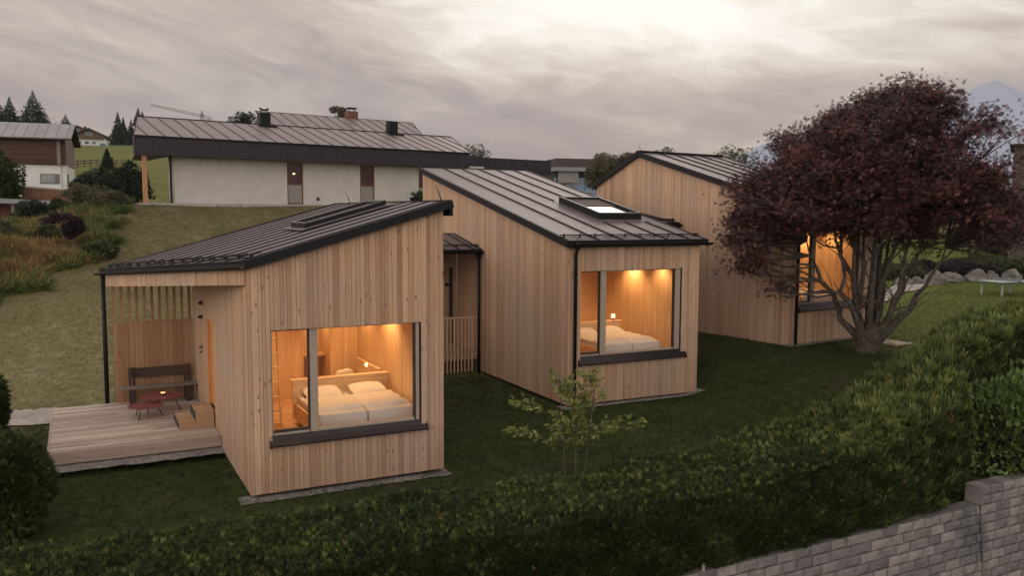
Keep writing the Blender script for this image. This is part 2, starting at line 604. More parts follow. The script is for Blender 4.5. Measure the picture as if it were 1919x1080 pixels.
def vnoise(v, u, s, seed=0):
    v = v / s + seed * 17.3
    u = u / s - seed * 9.1
    return (np.sin(v * 1.7 + 1.3 * np.sin(u * 1.1)) + np.sin(u * 2.1 + 1.7 * np.sin(v * .9 + 2)) + np.sin((v + u) * 1.3 + 4)) / 3


def TZ(v, u):
    v = np.asarray(v, float); u = np.asarray(u, float)
    s0 = 9.2 + 12 * sm(13, 22, v)
    S = np.clip((u - s0) / (36.5 - s0), 0, 1)
    S = S * .75 + .25 * S * S * (3 - 2 * S)
    far = sm(20, 34, v)
    z = -.09 + S * (5.62 - 2.6 * far)
    z = z + 1.09 * sm(12.6, 17.0, v) * (1 - S * .8) * sm(-5.0, -2.6, u)
    z = z + np.clip(np.minimum(u, 300) - 55, 0, None) * .09 * (1 - far)
    z = z - np.clip(u - 330, 0, None) * .02 * (1 - far)
    z = z - 1.3 * sm(-1, -5, v) * sm(22, 40, u) * (1 - sm(78, 95, u))
    wild = sm(-.6, -2.2, v + (36 - u) * .12 * sm(36, 20, u) + 0.) * sm(16, 22, u)
    z = z + vnoise(v, u, 1.1, 1) * .16 * wild + vnoise(v, u, 3.1, 2) * .08 * sm(9, 14, u)
    z = np.where(u < -5.25, np.minimum(z, -.62), z)
    z = np.where(u < -5.7, -2.75, z)
    return z


def terrain():
    vs = np.unique(np.concatenate([np.linspace(-3000, -300, 12), np.linspace(-300, -30, 30), np.arange(-30, 50, .55), np.linspace(50, 300, 34), np.linspace(300, 4000, 16)]))
    us = np.unique(np.concatenate([np.linspace(-300, -40, 8), np.linspace(-40, -7, 12), [-5.72, -5.68, -5.27, -5.24], np.arange(-5.2, 62, .55), np.linspace(62, 340, 70), np.linspace(340, 5000, 20)]))
    Vg, Ug = np.meshgrid(vs, us, indexing='ij')
    Z = TZ(Vg, Ug)
    V = np.stack([Vg, Ug, Z], -1).reshape(-1, 3)
    n, m = Vg.shape
    i, j = np.meshgrid(np.arange(n - 1), np.arange(m - 1), indexing='ij')
    a = (i * m + j).ravel()
    F = np.stack([a, a + m, a + m + 1, a + 1], -1)

    def fn(w, b):
        p = w.obj()
        x, y, z = w.sep(p)
        n1 = w.noise(p, .55, 6, .6)
        n2 = w.noise(p, 3.2, 6, .65, .4)
        n3 = w.noise(w.vm('MULTIPLY', p, (1.2, .35, 1.)), 1.1, 5, .6)
        n4 = w.noise(p, 28., 4, .7)
        lawn = w.ramp(n2, [(.25, (.021, .034, .009)), (.55, (.044, .059, .017)), (.8, (.09, .086, .033))])
        bare = w.map(n1, .57, .68, 0., .6, True)
        lawn = w.mix(bare, lawn, (.075, .058, .042))
        mead = w.ramp(n3, [(.25, (.072, .076, .024)), (.42, (.125, .112, .044)), (.58, (.16, .132, .070)), (.72, (.24, .19, .13))])
        mead = w.mix(w.map(n2, .5, .75, 0., .8), mead, (.075, .080, .022))
        n5 = w.noise(w.vm('MULTIPLY', p, (1., .7, 1.)), 1.5, 5, .65, .5)
        mead = w.mix(w.map(n5, .52, .66, 0., .75, True), mead, (.165, .118, .085))
        mead = w.mix(w.map(n5, .46, .34, 0., .7, True), mead, (.085, .098, .030))
        low = w.math('MULTIPLY', w.map(y, 25., 13., 0., 1., True), w.map(n1, .3, .6, .5, 1.))
        mead = w.mix(low, mead, w.ramp(n2, [(.28, (.12, .118, .042)), (.5, (.20, .18, .085)), (.7, (.30, .25, .165))]))
        wob = w.math('MULTIPLY_ADD', n1, 4., -2.)
        dry = w.map(w.math('ADD', y, wob), 7.5, 10.5, 0., 1., True)
        leftm = w.map(w.math('ADD', x, wob), -2.6, -5.2, 0., .55, True)
        leftm = w.math('MULTIPLY', leftm, w.map(y, 3., 7., 0., 1.))
        rl = w.map(x, 15., 22., 1., 0.)
        fac = w.math('MULTIPLY', w.math('MAXIMUM', dry, leftm), rl)
        col = w.mix(fac, lawn, mead)
        rlawn = w.ramp(n2, [(.3, (.075, .098, .020)), (.6, (.11, .128, .030)), (.8, (.13, .135, .042))])
        col = w.mix(w.map(x, 16., 23., 0., 1., True), col, rlawn)
        farg = w.ramp(n1, [(.3, (.075, .095, .022)), (.5, (.12, .13, .035)), (.7, (.17, .15, .06))])
        col = w.mix(w.map(y, 46., 60., 0., 1., True), col, farg)
        street = w.map(y, -5.6, -5.9, 0., 1.)
        col = w.mix(street, col, (.05, .05, .05))
        w.put(b.inputs['Base Color'], col)
        b.inputs['Roughness'].default_value = .95
        b.inputs['Specular IOR Level'].default_value = .1
        w.put(b.inputs['Normal'], w.bump(w.math('MULTIPLY_ADD', n4, .5, w.math('MULTIPLY', n2, 1.)), .7, .08))
    o = mesh_np('ground', V, F, material('ground_grass', fn), smooth=True)
    o.location = (A0[0], A0[1], 0)
    o.rotation_euler = (0, 0, AR)
    tag(o, 'sloping lawn and mown meadow around the timber cabins', 'ground', kind='structure')


terrain()

# footprints (local v,u polygons as boxes in each house frame) where no grass grows
HOUSE = {1: (.4752, -4.7617, 15.1683, 0.), 2: (.4629, 1.5024, 22.5879, 0.), 3: (.5891, 8.8218, 26.726, 1.0049)}
DIMS = {1: (3.8104, 8.05), 2: (4.3794, 10.95), 3: (4.3859, 9.7)}


def blocked(x, y, pad=.17):
    hit = np.zeros(len(x), bool)
    for k, (a, ox, oy, oz) in HOUSE.items():
        c, s_ = math.cos(a), math.sin(a)
        lx = (x - ox) * c + (y - oy) * s_
        ly = -(x - ox) * s_ + (y - oy) * c
        w_, l_ = DIMS[k]
        pd = pad + .12 * np.sin(lx * 3.1 + ly * 2.3) + .08 * np.sin(ly * 7 + lx * 5)
        hit |= (lx > -pd) & (lx < w_ + pd) & (ly > -pd) & (ly < l_ + pd)
        if k == 1:
            pe = pad * .9 + .1 * np.sin(lx * 2.3 + ly * 3.7)
            hit |= (lx > -3.35 - pe) & (lx < .1) & (ly > 3.55 - pe) & (ly < 7.95 + pe)
            hit |= ((lx + 3.4) / 2.6) ** 2 + ((ly - 8.9) / 1.1) ** 2 < 1 + .25 * np.sin(lx * 4)
    return hit


GN = 0


def gravel(name, label, pts, mat, lift=0., sub=.16):
    """irregular sheet following the ground; pts local v,u polyline pairs (left edge, right edge)"""
    global GN
    GN += 1
    dz = .02 + .004 * GN + lift
    V, F = [], []
    L = []
    for (a, b), (c, d) in zip(pts, pts[1:]):
        n = max(1, int(math.hypot(c[0] - a[0], c[1] - a[1]) / sub))
        for k in range(n):
            t = k / n
            L.append(((a[0] + (c[0] - a[0]) * t, a[1] + (c[1] - a[1]) * t), (b[0] + (d[0] - b[0]) * t, b[1] + (d[1] - b[1]) * t)))
    L.append(pts[-1])
    W = 6
    for p, q in L:
        j0, j1 = rng.normal() * .035, rng.normal() * .035
        for k in range(W + 1):
            t = k / W
            t = t + (j0 * (1 - t) + j1 * t)
            v, u = p[0] + (q[0] - p[0]) * t, p[1] + (q[1] - p[1]) * t
            V.append((v, u, float(TZ(v, u)) + dz))
    for i in range(len(L) - 1):
        for k in range(W):
            a = i * (W + 1) + k
            F.append((a, a + 1, a + W + 2, a + W + 1))
    o = mesh_np(name, np.array(V), np.array(F), mat)
    o.location = (A0[0], A0[1], 0)
    o.rotation_euler = (0, 0, AR)
    return tag(o, label, 'gravel', kind='structure')


def gravel_fn(lo, hi):
    def fn(w, b):
        p = w.obj()
        v = w.n('ShaderNodeTexVoronoi')
        w.put(v.inputs['Vector'], p)
        v.inputs['Scale'].default_value = 22.
        n = w.noise(p, 1.6, 4)
        c = w.mix(w.sep(v.outputs['Color'])[0], lo, hi)
        c = w.mix(w.map(n, .4, .7, 0., .5), c, tuple(x * .55 for x in lo))
        w.put(b.inputs['Base Color'], c)
        b.inputs['Roughness'].default_value = .9
        w.put(b.inputs['Normal'], w.bump(v.outputs['Distance'], .8, .03))
    return fn


GRAVEL = material('grey_gravel', gravel_fn((.12, .108, .102), (.31, .285, .27)))
GRAVEL_W = material('pale_gravel', gravel_fn((.28, .24, .21), (.46, .41, .37)))


def h2l(k, x, y):
    a, ox, oy, oz = HOUSE[k]
    return to_local(ox + x * math.cos(a) - y * math.sin(a), oy + x * math.sin(a) + y * math.cos(a))


def strip(k, p0, p1, wd, name, label, mat=GRAVEL, lift=0.):
    (x0, y0), (x1, y1) = p0, p1
    L = math.hypot(x1 - x0, y1 - y0)
    nx, ny = (y1 - y0) / L * wd, -(x1 - x0) / L * wd
    gravel(name, label, [(h2l(k, x0, y0), h2l(k, x0 + nx, y0 + ny)), (h2l(k, x1, y1), h2l(k, x1 + nx, y1 + ny))], mat, lift)


strip(1, (-.22, .2), (3.90, .2), .46, 'gravel_strip', 'gravel drip edge under the front wall of the terrace cabin')
strip(1, (.2, 3.9), (.2, .15), -.58, 'gravel_strip', 'gravel drip edge beside the terrace cabin side wall')
strip(1, (-3.8, 3.8), (.1, 3.8), .85, 'gravel_strip', 'gravel border along the front of the wooden deck', GRAVEL, .10)
strip(1, (-3.1, 8.1), (-3.1, 3.1), -.95, 'gravel_strip', 'gravel border along the outer end of the wooden deck', GRAVEL, .08)
strip(1, (-5.9, 8.2), (-1.6, 7.7), -1.6, 'gravel_patch', 'pale gravel patch behind the wooden deck', GRAVEL_W)
strip(2, (-.22, .2), (4.50, .2), .44, 'gravel_strip', 'gravel drip edge under the front wall of the skylit cabin')
strip(2, (.2, 6.6), (.2, .15), -.62, 'gravel_strip', 'gravel drip edge beside the skylit cabin side wall')
strip(3, (-.35, .2), (4.7, .2), .55, 'gravel_strip', 'gravel drip edge under the front of the cabin behind the maple')
strip(3, (.2, 8.), (.2, .15), -.55, 'gravel_strip', 'gravel drip edge beside the farthest cabin side wall')
gravel('gravel_path', 'pale gravel path below the boulders across the right lawn',
       [((30., 11.2), (30., 12.4)), ((37, 15.), (36.4, 16.4)), ((43., 17.9), (42.5, 19.4)), ((52, 21.5), (51.4, 23.2)), ((62, 24), (61.6, 26))], GRAVEL_W)


def turf(name, label, n, v0, v1, u0, u1, size, mat, lean=.5, keep=None, tmean=.5, tsd=.2, grad=0.):
    v = rng.uniform(v0, v1, n); u = rng.uniform(u0, u1, n)
    x, y = to_world(v, u)
    ok = ~blocked(x, y)
    if keep is not None: ok &= keep(v, u)
    v, u, x, y = v[ok], u[ok], x[ok], y[ok]
    z = TZ(v, u) - .01
    N = len(v)
    f = np.stack([rng.normal(size=N) * lean, rng.normal(size=N) * lean, np.ones(N)], -1)
    t = np.clip(tmean + tsd * rng.normal(size=N) + .28 * vnoise(v, u, .9, 5) + .2 * vnoise(v, u, .27, 3) + grad * sm(25, 12, u) + .25 * vnoise(v, u, 2.2, 7), 0, 1)
    s_ = rng.uniform(size[0], size[1], N)
    o = scatter(name, np.stack([x, y, z], -1), f, s_, TUFT_V, TUFT_F, mat, t)
    return tag(o, label, 'grass', kind='stuff')


turf('lawn_grass', 'short dark lawn grass in front of and between the cabins', 95000, -6.5, 19, -4.6, 9.5, (.05, .10), LAWNBLADE, .6, None, .45)
turf('meadow_grass', 'mown dry grass on the slope behind the terrace', 170000, -9, 12, 5, 36.6, (.035, .075), MEADOWBLADE, .8,
     lambda v, u: (v > -5.5 - .2 * (u - 19)) | (u < 19), .48, .26, .35)


def wildzone(v, u):
    b = np.where(u > 26, -1.5 + (u - 26) * .11, np.where(u > 19, -5 + (u - 19) * .5, -5 - (19 - u) * .8))
    return v < b + .5 * np.sin(u * 1.9) + .3 * np.sin(u * 4.7)


turf('wild_grass', 'tall unmown grass and weeds on the bank left of the slope', 75000, -24, 1, 16, 56, (.2, .55), STRAW, .5,
     lambda v, u: wildzone(v, u), .45, .22)
turf('fringe_grass', 'tall fresh green grass along the edge of the mown slope', 26000, -12, 1, 15, 37, (.2, .5), leafmat('fringe_blades', [(0, (.05, .085, .02)), (.5, (.085, .13, .032)), (1, (.15, .18, .06))], .7, .2), .5,
     lambda v, u: wildzone(v, u) & ~wildzone(v + 1.1 + .5 * np.sin(u * 1.3), u), .5, .22)
turf('dry_grass', 'orange brown dry stalks in the middle of the wild bank', 9000, -9, -2.2, 20, 29, (.3, .6), leafmat('dry_stalks', [(0, (.10, .075, .03)), (.5, (.20, .13, .05)), (1, (.30, .19, .085))], .7, .2), .5,
     lambda v, u: wildzone(v + .9, u) & (vnoise(v, u, 1.6, 4) > -.15), .5, .22)
turf('right_lawn_grass', 'short green grass on the lawn around the table tennis table', 50000, 19, 50, -1, 22, (.06, .11), leafmat('green_lawn_blades', [(0, (.06, .082, .018)), (.5, (.10, .122, .030)), (1, (.15, .155, .05))], .7, .2), .6,
     lambda v, u: u < 10.6 + (v - 30) * .5, .5)


# ---------------------------------------------------------------- timber cabins
def segs(M, o, d, n, off, breaks, zb, zt, holes, gap, mat, tone, relief=0.):
    """vertical boards or slabs along a wall, cut round the holes and under a sloping top"""
    o, d, n = Vector((*o, 0)), Vector((*d, 0)), Vector((*n, 0))
    for a, b in zip(breaks, breaks[1:]):
        mid = (a + b) / 2
        a2, b2 = a + gap / 2, b - gap / 2
        if b2 - a2 < .004: continue
        parts = [(None, None)]
        for (h0, h1, z0, z1) in holes:
            if h0 < mid < h1:
                parts = [(None, z0), (z1, None)]
        r = random.uniform(0, relief)
        tn = tone() if callable(tone) else tone
        for lo, hi in parts:
            za = hi if hi is not None else zt(a2)
            zc = hi if hi is not None else zt(b2)
            la, lc = (lo, lo) if lo is not None else (zb(a2), zb(b2))
            if max(za - la, zc - lc) < .01: continue
            q = []
            for zz in ((la, lc), (za, zc)):
                q += [o + d * a2 + n * (off[0] + r) + Vector((0, 0, zz[0])), o + d * b2 + n * (off[0] + r) + Vector((0, 0, zz[1])),
                      o + d * b2 + n * off[1] + Vector((0, 0, zz[1])), o + d * a2 + n * off[1] + Vector((0, 0, zz[0]))]
            M.hexa(q, mat, tn)


def board_breaks(L, extra=(), w0=.062, w1=.135):
    pts = sorted(set([0., L] + [e for e in extra if 0 < e < L]))
    out = [0.]
    for a, b in zip(pts, pts[1:]):
        x = a
        row = []
        while x < b:
            x += random.choice((random.uniform(w0, w0 + .02), random.uniform(.085, .11), random.uniform(.105, w1)))
            row.append(x)
        sc = (b - a) / (row[-1] - a)
        out += [a + (r - a) * sc for r in row]
    return out


def tone_random():
    return min(1, max(0, random.gauss(.5, .22)))


def clad_wall(name, parent, o, d, n, L, zt, holes=(), zb=lambda s: 0., core=(.03, .03), mats=None, extra=(), boards=True, w0=.062, w1=.135):
    M = MB()
    ex = [h for hh in holes for h in hh[:2]] + list(extra)
    br = board_breaks(L, ex, w0, w1) if boards else sorted(set([0, L] + ex))
    segs(M, o, d, n, (0., -.024), br, zb, zt, holes, .006, 0, tone_random, .007)
    c0, c1 = core
    br2 = sorted(set([c0, L - c1] + [e for e in ex if c0 < e < L - c1]))
    segs(M, o, d, n, (-.030, -.20), br2, lambda s: zb(s) + .03, lambda s: zt(s) - .01, [(h[0] - .0, h[1] + .0, h[2] - .0, h[3] + .0) for h in holes], 0, 1, .5)
    return M.build(name, mats or [LARCH, BACKING], parent)


def roof_sheet(parent, poly, zf, axis, spacing, thick=.13, start=.2, seam_h=.035, mats=None, stop=None):
    """sheet metal roof on a plan polygon, standing seams along axis (0 = x, 1 = y), dark edge trim"""
    M = MB()
    top = [(x, y, zf(x, y) + thick) for x, y in poly]
    bot = [(x, y, zf(x, y)) for x, y in poly]
    M.poly(top, 0, .5)
    M.poly(bot[::-1], 1, .5)
    n = len(poly)
    for i in range(n):
        j = (i + 1) % n
        M.poly([bot[i], bot[j], top[j], top[i]], 1, .5)
        a, b = Vector(top[i]), Vector(top[j])
        M.bar(a + Vector((0, 0, .006)), b + Vector((0, 0, .006)), .06, .03, 1)
    o = 1 - axis
    lo, hi = min(p[o] for p in poly), max(p[o] for p in poly)
    t = lo + start
    while t < hi - .05:
        xs = []
        for i in range(n):
            p, q = poly[i], poly[(i + 1) % n]
            if (p[o] - t) * (q[o] - t) < 0:
                k = (t - p[o]) / (q[o] - p[o])
                xs.append(p[axis] + k * (q[axis] - p[axis]))
        if len(xs) >= 2:
            a, b = min(xs), max(xs)
            spans = [(a, b)]
            if stop:
                for (s0, s1, r0, r1) in stop:
                    if s0 < t < s1:
                        spans = [(a, r0), (r1, b)]
            for a, b in spans:
                if b - a < .1: continue
                P = (a, t) if axis == 0 else (t, a)
                Q = (b, t) if axis == 0 else (t, b)
                M.bar((*P, zf(*P) + thick + seam_h / 2), (*Q, zf(*Q) + thick + seam_h / 2), .028, seam_h, 1)
        t += spacing
    return M.build('roof', mats or [ROOF, SEAM], parent)


def window(parent, x0, x1, z0, z1, m0, m1, jr, sill=(0, 0, 0, 0), y0=.07, left_step=True):
    M = MB()
    ya, yb = y0, y0 + .10
    M.box(x0, x0 + .035, ya, yb, z0, z1, 0)
    M.box(x1 - jr, x1 - .03, ya - .02, yb, z0, z1, 0)
    M.box(x1 - jr - .035, x1 - jr - .002, ya + .01, yb - .01, z0 + .05, z1, 1)
    M.box(x1 - .028, x1 - .001, ya + .03, yb, z0, z1, 1)
    M.box(m0, m1, ya - .015, yb + .002, z0, z1 - .002, 0)
    M.box(m0 - .03, m0 - .002, ya + .012, yb - .01, z0 + .05, z1 - .003, 1)
    M.box(x0 + .037, m0 - .032, ya, yb, z1 - .03, z1 - .003, 1)
    M.box(m1 + .002, x1 - jr - .037, ya, yb, z1 - .025, z1 - .003, 0)
    M.box(x0 + .037, m0 - .032, ya - .01, yb, z0, z0 + .04, 0)
    M.box(x0 + .037, m0 - .032, ya + .01, yb, z0 + .042, z0 + .085, 1)
    M.box(m1 + .002, x1 - jr - .037, ya - .01, yb, z0, z0 + .05, 0)
    win = M.build('window', [FRAME, DARKFRAME], parent)
    G = MB()
    G.box(x0 + .036, m0 - .031, ya + .05, ya + .058, z0 + .086, z1 - .031)
    G.box(m1 + .003, x1 - jr - .036, ya + .05, ya + .058, z0 + .051, z1 - .026)
    G.build('pane', GLASS, win)
    S = MB()
    s0, s1, sz, proj = sill
    b0, b1 = max(s0, x0 + .002), min(s1, x1 - .002)
    S.hexa([(b0, -.011, z0 - .12), (b1, -.011, z0 - .12), (b1, ya - .012, z0 - .05), (b0, ya - .012, z0 - .05),
            (b0, -.011, z0 - .085), (b1, -.011, z0 - .085), (b1, ya - .012, z0 - .002), (b0, ya - .012, z0 - .002)], 0)
    S.hexa([(s0, -proj, sz - .03), (s1, -proj, sz - .03), (s1, -.012, z0 - .115), (s0, -.012, z0 - .115),
            (s0, -proj, sz), (s1, -proj, sz), (s1, -.012, z0 - .085), (s0, -.012, z0 - .085)], 0)
    S.box(s0, s1, -proj - .012, -proj - .001, sz - .03, sz + .002, 0)
    for s_ in (s0 - .021, s1 + .001):
        S.hexa([(s_, -proj - .01, sz - .05), (s_ + .02, -proj - .01, sz - .05), (s_ + .02, -.012, sz - .05), (s_, -.012, sz - .05),
                (s_, -proj - .01, sz + .02), (s_ + .02, -proj - .01, sz + .02), (s_ + .02, -.012, z0 - .06), (s_, -.012, z0 - .06)], 0)
    S.build('sill', SILL, win)
    return win


def room(parent, x0, x1, y0, y1, zf, zc, hole, ext=()):
    """timber lined bedroom behind the window"""
    F = MB()
    y = y0
    while y < y1:
        F.box(x0, x1, y + .002, min(y + .16, y1), zf - .05, zf, 0, random.random())
        y += .16
    F.build('floor', ROOM_FLOOR, parent)
    W = MB()

    def panels(o, d, n, L, holes=()):
        ex = [h for hh in holes for h in hh[:2]]
        br = board_breaks(L, ex, .14, .24)
        segs(W, o, d, n, (0, -.02), br, lambda s: zf, lambda s: zc, holes, .0004, 0, tone_random)
    panels((x0, y1), (1, 0), (0, -1), x1 - x0, ext)
    panels((x0, y1), (0, -1), (1, 0), y1 - y0)
    panels((x1, y0), (0, 1), (-1, 0), y1 - y0)
    panels((x0, y0), (1, 0), (0, 1), x1 - x0, [(hole[0] - x0, hole[1] - x0, hole[2], hole[3])])
    W.build('interior_wall', ROOM_WOOD, parent)
    K = MB()
    K.box(x0 - .02, x1 + .02, y0 - .02, y1 + .02, zc + .002, zc + .03, 0, .5)
    K.build('ceiling', ROOM_WOOD, parent)
    # window reveal lining
    R = MB()
    h0, h1, hz0, hz1 = hole
    R.box(h0 - .02, h0 - .001, .172, y0 - .001, hz0 - .02, hz1 + .02, 0)
    R.box(h1 + .001, h1 + .02, .172, y0 - .001, hz0 - .02, hz1 + .02, 0)
    R.box(h0, h1, .172, y0 - .001, hz0 - .02, hz0 - .001, 0)
    R.box(h0, h1, .172, y0 - .001, hz1 + .001, hz1 + .02, 0)
    R.build('window_lining', ROOM_WOOD, parent)


WARM = (1., .57, .245)


def downlight(parent, x, y, z, watts=16, aim=(0, 0, -1), size=150, blend=.9):
    M = MB()
    M.lathe([(.055, 0), (.055, -.012), (.042, -.014), (.042, -.004)], 18, 0, .5, (x, y, z))
    d = M.build('downlight', BLACK, parent)
    E_ = MB()
    E_.lathe([(.038, -.006), (.038, -.009)], 14, 0, .5, (x, y, z))
    E_.build('bulb', LAMP_GLOW, d)
    l = bpy.data.lights.new('downlight_lamp', 'SPOT')
    l.energy = watts * 8.2
    l.color = WARM
    l.spot_size = math.radians(size)
    l.spot_blend = blend
    l.shadow_soft_size = .05
    o = bpy.data.objects.new('downlight_lamp', l)
    COL.objects.link(o)
    o.parent = parent
    o.location = (x, y, z - .05)
    o.rotation_euler = Vector([-a for a in aim]).to_track_quat('Z', 'Y').to_euler()
    return d


def snow_guard(parent, a, b, zf, off=(0, 0), n=8, up=.17):
    M = MB()
    a, b = Vector((a[0], a[1], 0)), Vector((b[0], b[1], 0))
    P = [a + (b - a) * t for t in np.linspace(0, 1, n)]
    P = [Vector((p.x, p.y, zf(p.x, p.y) + up)) for p in P]
    d = (b - a).normalized() * .1
    M.tube([P[0] - d, *P, P[-1] + d], .017, 8)
    M.tube([P[0] - d + Vector((0, 0, -.045)), *[p + Vector((0, 0, -.045)) for p in P], P[-1] + d + Vector((0, 0, -.045))], .012, 6)
    for p in P:
        M.bar(p + Vector((0, 0, .03)), p + Vector((0, 0, -.09)), .03, .035, up=(1, 0, 0))
        q = Vector((p.x + off[0], p.y + off[1], 0))
        q.z = zf(q.x, q.y) + .155
        M.bar(p + Vector((0, 0, .01)), q, .03, .02)
    return M.build('snow_guard', BLACK, parent)


def gutter(parent, a, b, r=.06):
    M = MB()
    a, b = Vector(a), Vector(b)
    d = (b - a).normalized()
    s_ = d.cross(Vector((0, 0, 1))).normalized()
    prof = [(math.cos(t) * r, math.sin(t) * r) for t in np.linspace(PI, 2 * PI, 9)] + [(r + .012, .012)]
    prof2 = [(x * .86, z * .86 + .004) for x, z in prof[:-1]][::-1]
    full = prof + prof2
    n = len(full)
    base = len(M.v)
    for P in (a, b):
        for x, z in full:
            q = P + s_ * x + Vector((0, 0, z))
            M.v.append(tuple(q))
    for k in range(n):
        M.face([base + k, base + (k + 1) % n, base + n + (k + 1) % n, base + n + k])
    M.face([base + k for k in range(n)]); M.face([base + n + k for k in range(n)][::-1])
    return M.build('gutter', BLACK, parent)


def downpipe(parent, x, y, z0, z1, kick=(0, 0)):
    M = MB()
    M.tube([(x + kick[0], y + kick[1], z1 + .12), (x + kick[0] * .9, y + kick[1] * .9, z1), (x, y, z1 - .18), (x, y, z0)], .047, 12)
    M.lathe([(.05, 0), (.085, .05), (.085, .16), (.05, .2)], 12, 0, .5, (x + kick[0], y + kick[1], z1 - .03))
    for z in np.linspace(z0 + .6, z1 - .7, 3):
        M.lathe([(.054, 0), (.054, .035)], 12, 0, .5, (x, y, z))
    return M.build('downpipe', BLACK, parent, smooth=True)


def skylight(parent, x0, x1, y0, y1, zf, h=.16, axis='y'):
    M = MB()
    t = .10

    def ring(a0, a1, b0, b1, lo, hi, mat):
        M.hexa([(a0, b0, zf(a0, b0) + lo), (a1, b0, zf(a1, b0) + lo), (a1, b1, zf(a1, b1) + lo), (a0, b1, zf(a0, b1) + lo),
                (a0, b0, zf(a0, b0) + hi), (a1, b0, zf(a1, b0) + hi), (a1, b1, zf(a1, b1) + hi), (a0, b1, zf(a0, b1) + hi)], mat)
    lo, hi = .135, .13 + h
    ring(x0, x0 + t, y0, y1, lo, hi, 0)
    ring(x1 - t, x1, y0, y1, lo, hi, 0)
    ring(x0 + t + .001, x1 - t - .001, y0, y0 + t, lo, hi - .01, 0)
    ring(x0 + t + .001, x1 - t - .001, y1 - t, y1, lo, hi - .004, 0)
    for q in ((x0 + .012, x0 + .06, y0 + .02, y1 - .02), (x1 - .06, x1 - .012, y0 + .02, y1 - .02), (x0 + .065, x1 - .065, y0 + .012, y0 + .06), (x0 + .065, x1 - .065, y1 - .06, y1 - .012)):
        ring(*q, hi + .001, hi + .012, 2)
    e = .14
    ring(x0 - e, x1 + e, y0 - e * 2.2, y0 - .002, .134, .142, 1)
    ring(x0 - e, x1 + e, y1 + .002, y1 + e * 1.5, .134, .142, 1)
    ring(x0 - e, x0 - .002, y0, y1, .134, .141, 1)
    ring(x1 + .002, x1 + e, y0, y1, .134, .141, 1)
    s = M.build('skylight', [BLACK, ROOF, plain('grey_aluminium', (.14, .14, .15), .35, .5)], parent, bevel=.004)
    G = MB()
    a0, a1, b0, b1 = x0 + t + .002, x1 - t - .002, y0 + t + .002, y1 - t - .002
    lo, hi = .13 + h * .6, .13 + h * .66
    G.hexa([(a0, b0, zf(a0, b0) + lo), (a1, b0, zf(a1, b0) + lo), (a1, b1, zf(a1, b1) + lo), (a0, b1, zf(a0, b1) + lo),
            (a0, b0, zf(a0, b0) + hi), (a1, b0, zf(a1, b0) + hi), (a1, b1, zf(a1, b1) + hi), (a0, b1, zf(a0, b1) + hi)])
    G.build('pane', SKYGLASS, s)
    if axis == 'y':  # added dark sheet standing in for the darker reflection on the upper glass
        G = MB()
        b2 = b0 + (b1 - b0) * .52
        lo, hi = .13 + h * .68, .13 + h * .72
        G.hexa([(a0, b2, zf(a0, b2) + lo), (a1, b2, zf(a1, b2) + lo), (a1, b1, zf(a1, b1) + lo), (a0, b1, zf(a0, b1) + lo),
                (a0, b2, zf(a0, b2) + hi), (a1, b2, zf(a1, b2) + hi), (a1, b1, zf(a1, b1) + hi), (a0, b1, zf(a0, b1) + hi)])
        G.build('dark_reflection', plain('dark_reflection_sheet', (.075, .05, .05), .7), s)
    return s


def lightning_rod(parent, x, y, z):
    M = MB()
    M.tube([(x, y, z), (x - .05, y, z + .16), (x - .14, y, z + .34)], [.012, .009, .004], 6)
    M.build('lightning_rod', BLACK, parent)


def pillow_mesh(M, cx, cy, cz, lx, ly, h, tilt=0.):
    n = 12
    base = len(M.v)
    for side in (1, -1):
        for i in range(n + 1):
            for j in range(n + 1):
                a, b = i / n * 2 - 1, j / n * 2 - 1
                e = max(0, (1 - abs(a) ** 3.2)) * max(0, (1 - abs(b) ** 3.2))
                z = side * h * (e ** .55) + .012 * math.sin(a * 5 + cx * 9) * e
                k = 1 - .06 * (abs(a * b))
                M.v.append((cx + a * lx * k, cy + b * ly * k, cz + z + b * tilt))
    N = (n + 1) ** 2
    for sidx in (0, 1):
        for i in range(n):
            for j in range(n):
                q = base + sidx * N + i * (n + 1) + j
                f = [q, q + n + 1, q + n + 2, q + 1]
                M.face(f if sidx == 0 else f[::-1])


def duvet_mesh(M, x0, x1, y0, y1, z, h, seed=0):
    nx, ny = 18, 26
    base = len(M.v)
    r = random.Random(seed)
    ph = [r.uniform(0, 6) for _ in range(4)]
    for i in range(nx + 1):
        for j in range(ny + 1):
            a, b = i / nx, j / ny
            x, y = x0 + a * (x1 - x0), y0 + b * (y1 - y0)
            e = min(1, a / .12, (1 - a) / .12, b / .07, (1 - b) / .07)
            e = math.sqrt(max(0, 1 - (1 - e) ** 2))
            wv = .012 * math.sin(a * 9 + ph[0] + b * 3) + .010 * math.sin(b * 17 + ph[1] + a * 4) + .006 * math.sin((a + b) * 23 + ph[2])
            M.v.append((x + .012 * math.sin(b * 11 + ph[3]), y + .02 * math.sin(a * 7 + ph[0]), z + e * (h + wv)))
    for i in range(nx):
        for j in range(ny):
            q = base + i * (ny + 1) + j
            M.face([q, q + ny + 1, q + ny + 2, q + 1])


